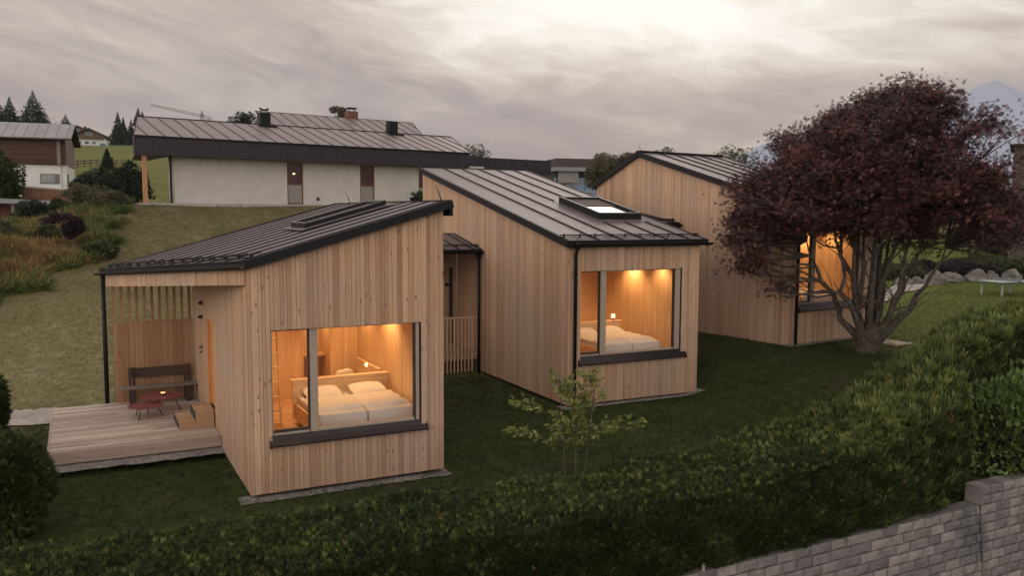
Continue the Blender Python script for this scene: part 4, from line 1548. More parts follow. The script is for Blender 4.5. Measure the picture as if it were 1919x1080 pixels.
def block_wall(name, label, v0, v1, u, ztop, zbot, seed):
    r = random.Random(seed)
    t = thing(name, label, 'wall', (A0[0], A0[1], 0), AR)
    M = MB()
    H_ = .178
    z = ztop
    row = 0
    while z > zbot:
        x = v0
        off = r.uniform(0, .35)
        setback = row * .018
        while x < v1:
            L = r.choice((.33, .42, .5, .36)) if x > v0 else off + .12
            x1 = min(x + L, v1)
            if x1 - x > .04:
                g = .006
                d0, d1 = r.uniform(0, .028), r.uniform(0, .028)
                zz0, zz1 = z - H_ + g, z - g * .2
                f = u - setback - .03
                q = [(x + g, f - d0 * .4, zz0), (x1 - g, f - d1 * .4, zz0), (x1 - g, u + .28, zz0), (x + g, u + .28, zz0),
                     (x + g, f + d0 * .3, zz1), (x1 - g, f + d1 * .3, zz1), (x1 - g, u + .28, zz1), (x + g, u + .28, zz1)]
                M.hexa(q, 0, r.random())
                # rock-faced bulge
                b = len(M.v)
                cxm, czm = (x + x1) / 2 + r.uniform(-.05, .05), (zz0 + zz1) / 2 + r.uniform(-.02, .02)
                bul = r.uniform(.02, .05)
                fr = [(x + g, f - d0 * .4 - .001, zz0), (x1 - g, f - d1 * .4 - .001, zz0), (x1 - g, f + d1 * .3 - .001, zz1), (x + g, f + d0 * .3 - .001, zz1)]
                inn = [(p[0] * .55 + cxm * .45, p[1] - bul * r.uniform(.6, 1.2), p[2] * .5 + czm * .5) for p in fr]
                M.v += fr + inn
                tn = r.random()
                for k in range(4):
                    M.face([b + k, b + (k + 1) % 4, b + 4 + (k + 1) % 4, b + 4 + k], 0, tn)
                M.face([b + 4, b + 5, b + 6, b + 7], 0, tn)
            x = x1
        z -= H_
        row += 1
    M.build('blocks', BLOCK, t)
    B = MB(); B.box(v0 + .02, v1 - .02, u + .06, u + .27, zbot + .05, ztop - .03); B.build('joint_fill', BACKING, t)
    return t


def block_fn(w, b):
    p = w.obj()
    n1 = w.noise(p, 3.5, 6, .65); n2 = w.noise(p, 30, 5, .7); n3 = w.noise(p, .8, 4)
    c = w.ramp(w.attr('tone'), [(0, (.115, .107, .110)), (.5, (.168, .156, .158)), (1, (.225, .205, .20))])
    c = w.mix(1., c, w.ramp(n1, [(.3, (.7, .7, .72)), (.7, (1.2, 1.18, 1.15))]), 'MULTIPLY')
    c = w.mix(w.map(n3, .52, .68, 0., .75, True), c, (.055, .06, .068))
    c = w.mix(w.map(n2, .6, .8, 0., .4), c, (.06, .065, .05))
    w.put(b.inputs['Base Color'], c)
    b.inputs['Roughness'].default_value = .9
    w.put(b.inputs['Normal'], w.bump(w.math('MULTIPLY_ADD', n2, .5, n1), .8, .02))


BLOCK = material('rock_faced_blocks', block_fn)
block_wall('retaining_wall', 'rock faced grey block retaining wall below the yew hedge', -6., 12.5, -5.66, -.36, -2.7, 3)
block_wall('retaining_wall', 'higher rock faced block wall section below the laurel', 12.505, 21., -5.665, .0, -2.7, 5)
for lab, v in (('short pale stake on the block wall, the lower left one', 5.82), ('short pale stake on the block wall, the one nearer the laurel', 9.98)):
    x, y = to_world(v, -5.655)
    s = MB(); s.tube([(0, 0, .0), (0, 0, .15), (.012, 0, .17)], [.024, .022, .016], 8); s.box(-.03, .03, -.03, .03, .07, .085)
    o = s.build('marker_stake', CONCRETE); o.location = (x, y, -.36); tag(o, lab, 'stake', 'stakes on the block wall')


# ---------------------------------------------------------------- trees
def branch_tree(base, stems, tips_fn, seed):
    pass


def red_maple():
    r = np.random.default_rng(11)
    bx, by, bz = 10.83, 25.6, .62
    t = thing('maple_tree', 'dark red maple with spreading crown and forked grey trunk', 'tree', (bx, by, bz))
    M = MB()
    # leaf pads: flattened clumps filling an irregular spreading crown
    def radius(z):
        return np.interp(z, [1.9, 2.6, 3.2, 3.9, 4.7, 5.6, 6.5, 7.3, 7.9, 8.5], [1.2, 2.6, 3.6, 4.15, 4.3, 4.0, 3.35, 2.5, 1.7, .6])
    lobes = [(-.7, 7.15, .72), (.2, 7.75, .62), (1.0, 7.95, .55), (1.65, 7.25, .58), (2.2, 6.5, .55), (-1.6, 6.6, .8), (-2.4, 6.0, .8), (-3.1, 5.3, .7), (-3.8, 4.5, .5), (-3.4, 3.1, .42), (-2.6, 5.1, .95), (-1.3, 6.0, 1.1),
             (.2, 6.3, 1.2), (1.4, 6.1, 1.0), (2.4, 5.4, .8), (3.2, 4.8, .5), (-.6, 5.0, 1.1), (.9, 5.0, 1.05), (2.2, 4.5, .85), (3.2, 4.2, .48), (-2.2, 4.3, .8), (1., 4.0, .55), (-1.3, 4.1, .3), (-3.7, 3.8, .45), (3.0, 6.1, .14), (-2.9, 2.6, .26)]
    pw = np.array([l[2] ** 2 * (.62 if l[1] < 4.6 else 1.) for l in lobes]); pw /= pw.sum()
    C = []
    while len(C) < 400:
        lx_, lz_, lr_ = lobes[r.choice(len(lobes), p=pw)]
        x = lx_ + r.normal() * lr_ * .38
        z = lz_ + r.normal() * lr_ * .42
        dep = 3.6 * math.sqrt(max(.05, 1 - ((z - 4.6) / 4.2) ** 2)) * math.sqrt(max(.05, 1 - (x / 4.7) ** 2))
        y = r.uniform(-1, 1) * dep
        if z < 3.6 and y < 1. and -2.5 < x < .1: continue      # open view to the lit window
        C.append((x, y, z))
    nmain = len(C)
    for _ in range(90):      # thin outer sprays that break up the outline
        lx_, lz_, lr_ = lobes[r.integers(len(lobes))]
        a = r.uniform(0, 2 * PI)
        k = r.uniform(.8, 1.25)
        x, z = lx_ + lr_ * k * math.cos(a), lz_ + lr_ * k * .85 * math.sin(a)
        if z < 2.3 or z > 8.6 or abs(x) > 4.5 or (z < 3.9 and -2.5 < x < .3): continue
        C.append((x, r.uniform(-1.6, 1.6), z))
    C = np.array(C)
    # trunk and stems
    M.tube([(0, 0, -.25), (.02, 0, 0), (-.02, 0, .25), (.0, .02, .5), (.03, .02, .75), (.05, .03, 1.05), (.06, .03, 1.25)], [.56, .46, .39, .35, .36, .33, .22], 16, cap=False)
    for k in range(7):      # flutes of the old trunk
        a = k * .9 + .5
        M.tube([(.40 * math.cos(a), .40 * math.sin(a), -.05), (.30 * math.cos(a + .15), .30 * math.sin(a + .15), .35), (.28 * math.cos(a + .3), .28 * math.sin(a + .3), .8), (.30 * math.cos(a + .4), .30 * math.sin(a + .4), 1.2)], [.12, .10, .09, .08], 7)
    for k in range(6):
        a = k * 1.05 + .3
        M.tube([(.20 * math.cos(a), .20 * math.sin(a), .45), (.30 * math.cos(a), .30 * math.sin(a), .10), (.52 * math.cos(a), .52 * math.sin(a), -.2)], [.10, .12, .07], 8)
    stems = []
    dirs = [(-.62, -.25), (-.30, .35), (-.12, -.42), (.22, .30), (.42, -.32), (.72, .08), (.10, .05), (-.75, .25), (.55, .45), (-.42, -.1), (.32, -.05), (.85, -.25), (-.2, .1)]
    for i, (dx, dy) in enumerate(dirs):
        h = (3.6, 4.6, 3.9, 5.2, 4.2, 3.7, 6.2, 3.3, 4.4, 5.0, 5.4, 3.2, 5.6)[i]
        pts = [Vector((dx * .30, dy * .30, .75 + .06 * (i % 3)))]
        rad = [.13 + .02 * (i % 3 == 0)]
        n = 7
        for s in range(1, n + 1):
            f = s / n
            e = f ** .85
            p = Vector((dx * (.35 + 2.45 * e * (1 - .25 * f)) * (.6 if i == 6 else 1.), dy * (.35 + 2.5 * e), 1.0 + (h - .55) * f ** 1.05))
            p += Vector((r.normal() * .07, r.normal() * .07, r.normal() * .05))
            pts.append(p)
            rad.append((.115 - .095 * f) * (1.05 if i in (1, 3, 6) else .9))
        M.tube(pts, rad, 9, cap=False)
        stems.append(pts)
    for _ in range(110):      # bare twiggy shoots inside the lower crown
        pts = stems[r.integers(len(stems))]
        p = pts[r.integers(1, 5)]
        d = Vector((r.normal() * .6 + p.x * .35, r.normal() * .6 + p.y * .35, r.uniform(.5, 1.3))).normalized()
        L = r.uniform(.5, 1.3)
        q = p + d * L * .5 + Vector((r.normal() * .05, r.normal() * .05, 0))
        e = p + d * L + Vector((r.normal() * .12, r.normal() * .12, .05))
        M.tube([p, q, e], [r.uniform(.012, .026), .012, .004], 5, cap=False)
    nodes = [(p, i, k) for i, pts in enumerate(stems) for k, p in enumerate(pts) if k >= 2]
    NP = np.array([tuple(n[0]) for n in nodes])
    for c in C:
        d = np.linalg.norm(NP - c + np.array((0, 0, .5)), axis=1) + np.maximum(0, NP[:, 2] - c[2] + .1) * 1.5
        j = int(np.argmin(d))
        p0 = Vector(NP[j]); p1 = Vector(c)
        L = (p1 - p0).length
        mid = (p0 + p1) / 2 + Vector((r.normal() * .12 * L * .5, r.normal() * .12 * L * .5, -.06 * L + r.normal() * .05))
        q1 = p0.lerp(mid, .5) + Vector((r.normal(), r.normal(), r.normal())) * .03 * L
        q2 = mid.lerp(p1, .5) + Vector((r.normal(), r.normal(), r.normal())) * .03 * L
        r0 = min(.05, .016 + .012 * L)
        M.tube([p0, q1, mid, q2, p1], [r0, r0 * .8, r0 * .62, r0 * .45, r0 * .25], 6, cap=False)
        for _ in range(3):
            e = p1 + Vector((r.normal() * .35, r.normal() * .35, r.normal() * .12))
            M.tube([q2, (q2 + e) / 2 + Vector((0, 0, .03)), e], [r0 * .4, r0 * .28, .004], 4, cap=False)
    # a low broken side limb
    M.tube([(.22, .05, .35), (.42, .1, .75), (.50, .08, 1.25), (.66, .1, 1.6), (1.0, .1, 1.75), (1.35, .15, 1.78)], [.07, .06, .05, .045, .03, .012], 7)
    M.tube([(.1, -.1, .5), (.5, -.15, .95), (.95, -.1, 1.45), (1.5, .1, 1.9)], [.10, .08, .06, .03], 8)
    M.build('trunk', BARK, t, smooth=True)
    # leaves
    Cs, Fs, Ss, Ts = [], [], [], []
    for ic, c in enumerate(C):
        rr = math.hypot(c[0], c[1])
        n = int(r.uniform(110, 210)) if ic < nmain else int(r.uniform(25, 70))
        sx = r.uniform(.34, .58)
        d = r.normal(size=(n, 3)) * np.array((sx, sx, .27)) * .60
        out = np.array((c[0], c[1], 0)) / max(rr, .3)
        d[:, 2] -= .12 * (d[:, 0] ** 2 + d[:, 1] ** 2) / sx
        P = c + d
        f = np.stack([d[:, 0] + out[0] * .3 + r.normal(size=n) * .35, d[:, 1] + out[1] * .3 + r.normal(size=n) * .35, -.25 + r.normal(size=n) * .4], -1)
        Cs.append(P); Fs.append(f)
        Ss.append(r.uniform(.07, .12, n))
        Ts.append(np.clip(.47 + r.normal() * .19 + r.normal(size=n) * .17, 0, 1))
    C_, F_, S_, T_ = map(np.concatenate, (Cs, Fs, Ss, Ts))
    roll = np.cross(F_, np.array((0, 0, 1.)) + rng.normal(size=F_.shape) * .35)
    scatter('crown', C_, F_, S_, STAR, STAR_F, MAPLE, T_, t, roll=np.array((0, 0, 1.)) + rng.normal(size=F_.shape) * .75)


red_maple()


def sapling():
    r = np.random.default_rng(5)
    x0, y0 = 1.35, 16.3
    t = thing('young_sapling', 'thin young tree with sparse yellow green leaves on the lawn behind the hedge', 'tree', (x0, y0, -.09))
    M = MB()
    LC, LF = [], []
    stems = [((-.28, 0), (-.42, .05), 2.15), ((.10, .1), (.32, .1), 2.30), ((-.08, -.1), (-.12, .0), 1.75)]
    def twig(p0, d, L, rad, depth):
        pts = [p0]
        for s in range(4):
            d = (d + Vector((r.normal() * .16, r.normal() * .16, r.normal() * .08))).normalized()
            pts.append(pts[-1] + d * L / 4)
        M.tube(pts, [rad, rad * .85, rad * .7, rad * .5, rad * .3], 5, cap=False)
        for i, p in enumerate(pts[1:]):
            for _ in range(6 if depth else 1):
                LC.append(tuple(p + Vector((r.normal() * .05, r.normal() * .05, r.normal() * .03))))
                LF.append(tuple(d + Vector((r.normal() * .7, r.normal() * .7, -.35 + r.normal() * .35))))
        return pts
    for (bx, by), (tx, ty), h in stems:
        pts = [Vector((bx, by, 0)), Vector((bx + (tx - bx) * .3, by, h * .35)), Vector((bx + (tx - bx) * .7, by + (ty - by) * .6, h * .7)), Vector((tx, ty, h))]
        M.tube(pts, [.022, .018, .012, .005], 6, cap=False)
        for i in range(15):
            f = r.uniform(.30, 1.0)
            k = min(2, int(f * 3)); p = pts[k].lerp(pts[k + 1], f * 3 - k)
            a = r.uniform(0, 2 * PI)
            L = r.uniform(.22, .62) * (1.25 - .5 * f)
            q = twig(p, Vector((math.cos(a), math.sin(a) * .7, r.uniform(.1, .75))), L, .007, 1)
    for p, d, L in ((Vector((-.3, 0, .75)), Vector((-1, .1, .12)), 1.05), (Vector((-.3, 0, 1.3)), Vector((-1, -.1, .25)), .95), (Vector((.2, .1, 1.1)), Vector((1, .1, .22)), .95), (Vector((.15, .1, .9)), Vector((.8, -.3, .3)), .6)):
        q = twig(p, d, L, .010, 1)
        twig(q[2], d + Vector((0, .3, .3)), L * .4, .006, 1); twig(q[3], d + Vector((0, -.3, .1)), L * .35, .006, 1)
    M.build('trunk', THINBARK, t, smooth=True)
    LC, LF = np.array(LC), np.array(LF)
    scatter('crown', LC, LF, rng.uniform(.075, .14, len(LC)), LEAF * np.array((1, 1.1, 1)), LEAF_F, SAPLEAF, np.clip(.5 + .25 * rng.normal(size=len(LC)), 0, 1), t)


sapling()


def conifer(label, loc, h, rad, n=2600, group='conifers on the far hillside', mat=None, size=None, name='conifer_tree'):
    t = thing(name, label, 'tree', loc, 0, group)
    M = MB(); M.tube([(0, 0, -1), (0, 0, h * .5), (0, 0, h)], [h * .018, h * .012, .02], 7); M.build('trunk', BARK, t)
    z = h * (.06 + .93 * rng.uniform(size=n) ** 1.35)
    lay = np.abs(((z / h * 13) % 1) - .5) * 2
    R = rad * 1.35 * (1 - z / h) * (.45 + .55 * lay)
    a = rng.uniform(0, 2 * PI, n)
    k = np.sqrt(rng.uniform(.1, 1, n)) * (1 + .25 * np.sin(a * 3 + z * 5))
    C = np.stack([R * k * np.cos(a), R * k * np.sin(a), z - R * k * .22], -1)
    f = np.stack([np.cos(a), np.sin(a), -.35 + rng.normal(size=n) * .3], -1) + rng.normal(size=(n, 3)) * .25
    s = size or (h * .05, h * .115)
    scatter('crown', C, f, rng.uniform(s[0], s[1], n) * np.clip(1.15 - z / h, .22, 1), SPRAY, SPRAY_F, mat or CONIFER, np.clip(.45 + .2 * rng.normal(size=n), 0, 1), t)
    return t


def leafy_tree(label, loc, h, rx, mat=None, n=2600, group='leafy trees on the skyline', size=None, tone=.5):
    t = thing('leafy_tree', label, 'tree', loc, 0, group)
    M = MB()
    M.tube([(0, 0, -1), (0, 0, h * .3), (.1, 0, h * .6)], [h * .03, h * .022, h * .01], 7)
    cl = []
    for k in range(16):
        a = rng.uniform(0, 2 * PI); q = rng.uniform() ** .5
        zz = h * rng.uniform(.35, .95)
        rr = rx * q * (1.15 - abs(zz / h - .6) * 1.3)
        c = (rr * math.cos(a), rr * math.sin(a), zz)
        cl.append(c)
        M.tube([(0, 0, h * .3), (c[0] * .5, c[1] * .5, (h * .3 + zz) / 2), c], [h * .01, h * .007, .01], 5, cap=False)
    M.build('trunk', BARK, t)
    cl = np.array(cl)
    i = rng.integers(0, len(cl), n)
    d = rng.normal(size=(n, 3)); d /= np.linalg.norm(d, axis=1, keepdims=True)
    C = cl[i] + d * (rx * .42) * rng.uniform(.3, 1, (n, 1)) ** .5 * np.array((1, 1, .75))
    s = size or (h * .03, h * .06)
    scatter('crown', C, d + rng.normal(size=(n, 3)) * .5, rng.uniform(s[0], s[1], n), SPRAY, SPRAY_F, mat or BROADLEAF, np.clip(tone + .1 * (i % 5 - 2) * .6 + .15 * rng.normal(size=n), 0, 1), t)
    return t


def px(x, y, Y):
    """world point seen at a photograph pixel, at depth Y"""
    X, Yp = x - 960, y - 540
    a = X * math.cos(ROLL) + Yp * math.sin(ROLL); b = -X * math.sin(ROLL) + Yp * math.cos(ROLL)
    d = _f + _r * (a / 1591.1) - _u * (b / 1591.1)
    return Vector((0, 0, CAMH)) + d * (Y / d.y)


def ground_at(x, Y, dz=0.):
    p = px(x, 400, Y)
    return (p.x, p.y, gz(p.x, p.y) + dz)


# ---------------------------------------------------------------- main building uphill
def main_house():
    t = thing('long_house', 'long cream rendered house with dark metal fascia and two pitched roofs', 'house', (-19.79, 50., 5.61), .637)
    W = MB()
    doors = [(6.89, 7.96), (11.96, 13.03), (16.46, 17.5)]
    x = 0.
    for a, b in doors + [(22., 22.)]:
        W.box(x, a, 0, .3, .06, 2.95, 0, .5)
        x = b
    for a, b in doors: W.box(a, b, .001, .3, 2.70, 2.95, 0, .5)
    W.box(0, .3, .301, 1.2, .06, 2.95, 0, .5); W.box(.301, 6.2, 1.0, 1.2, .06, 3.6, 0, .5); W.box(6.2, 6.5, 1.0, 9., .06, 3.6, 0, .5); W.box(21.7, 22, .301, 9., .06, 2.7, 0, .5); W.box(6.5, 21.7, 8.7, 9., .06, 3.6, 0, .5)
    W.build('wall', CREAM, t)
    W = MB(); W.box(-2.3, 22.2, -1.0, 9., -.5, .055, 0, .4)
    for i in range(34):
        xx = -2.2 + i * .72
        W.box(xx, xx + .66, -1.12 - random.uniform(0, .05), -1.001, -.5, .0 + random.uniform(-.05, .02), 0, random.random())
    W.build('plinth', CONCRETE, t)
    for i, (a, b) in enumerate(doors):
        F = MB()
        for q in ((a + .002, a + .07), (b - .07, b - .002)): F.box(*q, .04, .2, .07, 2.69, 0, .4)
        F.box(a + .071, b - .071, .04, .2, 2.62, 2.69, 0, .4); F.box(a + .071, b - .071, .04, .2, .07, .16, 0, .5); F.box(a + .071, b - .071, .05, .19, 1.30, 1.36, 0, .5)
        f = F.build('tall_window', RED_WOOD, t)
        P = MB(); P.box(a + .072, b - .072, .10, .12, 1.361, 2.619); P.build('pane', REDGLASS, f)
        P = MB(); P.box(a + .072, b - .072, .09, .11, .161, 1.299); P.build('frosted_pane', FROST, f)
        if i == 0:
            P = MB(); P.lathe([(.05, 0), (.10, .05), (.05, .10)], 10, 0, .5, ((a + b) / 2 - .05, .085, 1.95)); P.build('lamp', emit('hall_lamp_glow', (1, .7, .4), 1.6), f)
    # fascia of upright metal panels
    F = MB()
    x = -2.35
    while x < 19.9:
        x1 = min(x + .93, 19.92)
        F.box(x + .006, x1 - .006, -1.2, -1.17, 2.75, 3.80, 0, random.random())
        x = x1
    F.box(-2.34, 19.91, -1.165, -1.05, 2.76, 3.79, 1)
    yy = -1.16
    while yy < -.9:
        F.box(-2.38, -2.34, yy + .006, yy + .30, 2.75, 3.80, 0, random.random()); F.box(19.93, 19.96, yy + .006, yy + .92, 2.75, 3.80, 0, random.random())
        yy += .93
    F.build('fascia', [FASCIA, BACKING], t)
    S = MB(); S.hexa([(-2.33, -1.04, 2.80), (19.9, -1.04, 2.80), (19.9, -.01, 2.80), (-2.10, -.01, 2.80), (-2.33, -1.04, 2.84), (19.9, -1.04, 2.84), (19.9, -.01, 2.84), (-2.10, -.01, 2.84)], 0, .4)
    S.hexa([(-2.10, .0, 2.80), (-.01, .0, 2.80), (-.01, 6., 2.80), (-.95, 6., 2.80), (-2.10, .0, 2.84), (-.01, .0, 2.84), (-.01, 6., 2.84), (-.95, 6., 2.84)], 0, .4); S.build('soffit', wood('soffit_boards', ((.16, .1, .065), (.2, .125, .08), (.24, .15, .1)), 'x', knots=0), t)
    P = MB(); P.box(-1.92, -1.70, -.98, -.76, .056, 2.80, 0, .6); P.build('post', POST_WOOD, t)
    P = MB(); P.tube([(-.18, -.06, .05), (-.18, -.06, 2.79)], .06, 10); P.build('downpipe', BLACK, t)
    k1 = (5.38 - 3.84) / 5.2
    zf = lambda x, y: 3.82 - .08 + k1 * (y + 1.2)
    pale = [metal_sheet('pale_brown_roof_sheet', (.235, .195, .20), .40, .25), SEAM]
    roof_sheet(t, [(-2.42, -1.27), (19.98, -1.27), (21.7, 4.), (-.98, 4.)], zf, 1, .93, start=.75, thick=.08, mats=pale)
    B = MB(); B.poly([(-.98, 4.02, 5.42), (21.7, 4.02, 5.42), (21.9, 9.6, 4.1), (5.5, 9.6, 4.1)]); B.build('roof', ROOF, t)
    k2 = 1.1 / 3.
    zf2_ = lambda x, y: 5.98 + k2 * (y - 9.)
    roof_sheet(t, [(8.6, 8.), (21.6, 8.), (22.9, 12.1), (9.3, 12.1)], zf2_, 1, .93, start=.7, thick=.08, mats=pale)
    B = MB(); B.hexa([(8.7, 8.2, 3.), (21.8, 8.2, 3.), (22.8, 15., 3.), (9.4, 15., 3.), (8.7, 8.2, 5.65), (21.5, 8.2, 5.65), (22.6, 11.9, 7.0), (9.4, 11.9, 7.0)]); B.build('upper_wall', FASCIA, t)
    for x0, x1, z1, cap in ((6.62, 7.32, 6.15, True), (16.2, 16.92, 6.22, False)):
        C = MB(); C.box(x0, x1, 3.75, 4.25, 4.6, z1, 0, .4); C.box(x0 - .25, x1 + .25, 3.25, 3.74, 5.02, 5.26, 0, .3)
        c = C.build('chimney', BLACK, t)
        if cap:
            C = MB()
            for xx in (x0 + .12, x1 - .12): C.tube([(xx, 4, z1), (xx, 4, z1 + .16)], .03, 6)
            C.tube([(x0 + .05, 4, z1 + .30), (x0 + .2, 4, z1 + .2), (x1 - .2, 4, z1 + .2), (x1 - .05, 4, z1 + .30)], .07, 8)
            C.build('chimney_cap', BLACK, c)
    C = MB(); C.box(16.9, 17.75, 11.9, 12.6, 6.9, 7.75, 0, .5); c = C.build('chimney', plain('brick_chimney', (.16, .075, .05), .9, 0, .2, 9), t)
    C = MB()
    for xx in (17.05, 17.6): C.tube([(xx, 12.2, 7.75), (xx, 12.2, 7.95)], .04, 6)
    C.box(16.95, 17.7, 11.95, 12.55, 7.951, 8.05); C.build('chimney_cap', BLACK, c)
    # low wing
    F = MB()
    x = 19.97
    while x < 30.:
        F.box(x + .006, x + .93, 2.4, 2.44, 2.72, 3.82, 0, random.random()); x += .94
    F.box(19.98, 30.2, 2.45, 9., 2.74, 3.80, 1)
    F.build('wing_fascia', [FASCIA, BACKING], t)
    W = MB()
    segs(W, (22.1, 3.), (1, 0), (0, -1), (0, -.03), board_breaks(7.6, (), .12, .2), lambda s: -.5, lambda s: 2.735, [], .01, 0, tone_random, .01)
    W.box(22.15, 29.6, 3.05, 8.5, -.5, 2.73, 1); W.build('wing_wall', [LARCH, BACKING], t)
    V_ = MB(); V_.box(8.85, 9.05, -.03, -.002, .32, .52); V_.build('wall_vent', BACKING, t)
    return t


main_house()
mp = lambda x, y, z: (-19.79 + x * math.cos(.637) - y * math.sin(.637), 50 + x * math.sin(.637) + y * math.cos(.637), 5.61 + z)
pt = thing('plant_tub', 'black tub with a small green plant beside the cream wall', 'planter', mp(15.5, -1.9, -.03), .637)
M = MB(); M.hexa([(-.55, -.3, 0), (.6, -.3, 0), (.6, .3, 0), (-.55, .3, 0), (-.65, -.35, .62), (.7, -.35, .62), (.7, .35, .62), (-.65, .35, .62)]); M.build('tub', BLACK, pt)
n = 260
d = rng.normal(size=(n, 3)) * np.array((.35, .2, .14)) + np.array((0, 0, .70))
scatter('plant', d, rng.normal(size=(n, 3)) + np.array((0, 0, 1.)), rng.uniform(.10, .2, n), SPRAY, SPRAY_F, BROADLEAF, np.clip(.5 + .2 * rng.normal(size=n), 0, 1), pt)


# ---------------------------------------------------------------- neighbours on the left
def neighbour():
    b = .39
    c = px(120, 400, 85)
    t = thing('barn_house', 'neighbour house with dark timber upper storey over white ground floor', 'house', (c.x, c.y, 0), b)
    W = MB(); W.box(-16, .35, .2, 9, 6.2, 9.75, 0, .5); W.box(-16, -.1, .0, .199, 7.2, 9.70, 0, .5); W.build('white_wall', WHITE, t)
    for nm, x0, x1, z0, z1 in (('window', -1.95, -.22, 7.85, 8.85),):
        F = MB(); F.box(x0, x1, -.03, .02, z0, z1, 0); f = F.build(nm, plain('grey_window_frame', (.12, .12, .13), .5), t)
        P = MB(); P.box(x0 + .12, x1 - .45, -.045, -.031, z0 + .12, z1 - .08); P.build('pane', plain('pale_pane', (.22, .23, .25), .15), f)
    F = MB(); F.box(.351, .37, 1.2, 2.6, 7.9, 8.9); F.build('window', NIGHTGLASS, t)
    T = MB()
    z = 9.76
    while z < 12.5:
        T.box(-16, -.02, -.35 + random.uniform(0, .02), 8.9, z + .01, z + .19, 0, tone_random())
        T.box(-.01, .42 + random.uniform(0, .02), -.2, 8.9, z + .01, z + .19, 0, tone_random())
        z += .2
    T.poly([(.40, -.2, 12.4), (.40, 9, 12.4), (.40, 4.4, 14.0)], 0, .4)
    T.build('timber_wall', BARN_WOOD, t)
    F = MB(); F.box(-.35, -.021, -.40, -.36, 9.76, 12.4, 0, .5); F.build('corner_board', GREY_WOOD, t)
    R = MB()
    pale = metal_sheet('pale_roof_sheet', (.27, .26, .28), .5, .2)
    for y0, z0, y1, z1 in ((-1.1, 12.25, 4.4, 14.1), (9.9, 12.25, 4.4, 14.1)):
        x = -16.
        while x < .9:
            for k in range(2):
                f0, f1 = k / 2, (k + 1) / 2
                q = lambda f, dz: (y0 + (y1 - y0) * f, z0 + (z1 - z0) * f + dz)
                (a0, b0), (a1, b1) = q(f0 + .006, 0), q(f1 - .006, 0)
                R.hexa([(x + .015, a0, b0), (min(x + .90, 1.0), a0, b0), (min(x + .90, 1.0), a1, b1), (x + .015, a1, b1),
                        (x + .015, a0, b0 + .06), (min(x + .90, 1.0), a0, b0 + .06), (min(x + .90, 1.0), a1, b1 + .06), (x + .015, a1, b1 + .06)], 0, random.random())
            x += .92
        R.hexa([(-16, y0, z0 - .14), (1.02, y0, z0 - .14), (1.02, y1, z1 - .14), (-16, y1, z1 - .14), (-16, y0, z0 - .01), (1.02, y0, z0 - .01), (1.02, y1, z1 - .01), (-16, y1, z1 - .01)], 1)
    R.build('roof', [pale, BACKING], t)


neighbour()


def shed():
    p = px(88, 400, 58)
    t = thing('wood_shed', 'low red brown shed with thin metal roof and open woodstore', 'shed', (p.x, p.y, gz(p.x, p.y)), .33)
    W = MB()
    segs(W, (-6.5, 1.5), (1, 0), (0, -1), (0, -.04), board_breaks(6.3, (), .15, .25), lambda s: -1.5, lambda s: 1.55 + .0 * s, [], .01, 0, tone_random, .015)
    W.build('wall', RED_WOOD, t)
    R = MB(); R.hexa([(-6.8, -.5, 1.62), (.2, -.5, 1.30), (.2, 3., 1.55), (-6.8, 3., 1.9), (-6.8, -.5, 1.70), (.2, -.5, 1.38), (.2, 3., 1.63), (-6.8, 3., 1.98)]); R.build('roof', metal_sheet('shed_roof', (.16, .17, .18), .5, .2), t)
    for x in (-1.95, -.3):
        P = MB(); P.bar((x, -.2, -1.2), (x - .05, -.2, 1.45), .13, .13); P.build('post', GREY_WOOD, t)
    P = MB(); P.bar((-1.5, -.3, -1.1), (-1.9, -.3, 1.3), .09, .09); P.build('brace', GREY_WOOD, t)
    P = MB(); P.hexa([(-6.5, -.3, -.15), (-2.1, -.3, -.3), (-2.1, 1.2, -.2), (-6.5, 1.2, -.05), (-6.5, -.3, 0.), (-2.1, -.3, -.15), (-2.1, 1.2, -.05), (-6.5, 1.2, .1)]); P.build('woodstore_cover', BLACK, t)
    L = MB()
    for i in range(60):
        x, z = random.uniform(-6.3, -2.3), random.uniform(-1.2, -.4)
        L.tube([(x, -.2 + random.uniform(-.05, .05), z), (x, .9, z)], random.uniform(.07, .12), 7, 0, random.random())
    L.build('firewood', OLD_WOOD, t)


shed()
p = px(142, 400, 66)
fw = thing('timber_fence', 'red brown timber fence wall below the white neighbour house', 'fence', (p.x, p.y, gz(p.x, p.y)), .36)
M = MB(); segs(M, (-3.6, 0), (1, 0), (0, -1), (0, -.05), board_breaks(3.6, (), .16, .26), lambda s: -.8, lambda s: 1.75 - .08 * s, [], .012, 0, tone_random, .02); M.build('boards', RED_WOOD, fw)
M = MB(); M.bar((-3.6, .05, 1.80), (.05, .05, 1.50), .14, .05); M.build('cap', GREY_WOOD, fw)
for i, xx in enumerate((100, 122)):
    p = px(xx, 400, 62)
    o = MB(); o.lathe([(.28, -.4), (.34, 0), (.36, .5), (.34, .95), (.28, 1.0)], 16); o.lathe([(.30, 1.0), (.30, 1.04)], 16)
    o = o.build('grey_barrel', GREY_WOOD); o.location = (p.x, p.y, gz(p.x, p.y) + .25)
    tag(o, ('grey barrel nearer the shed', 'grey barrel nearer the timber fence end')[i], 'barrel', 'barrels by the fence')


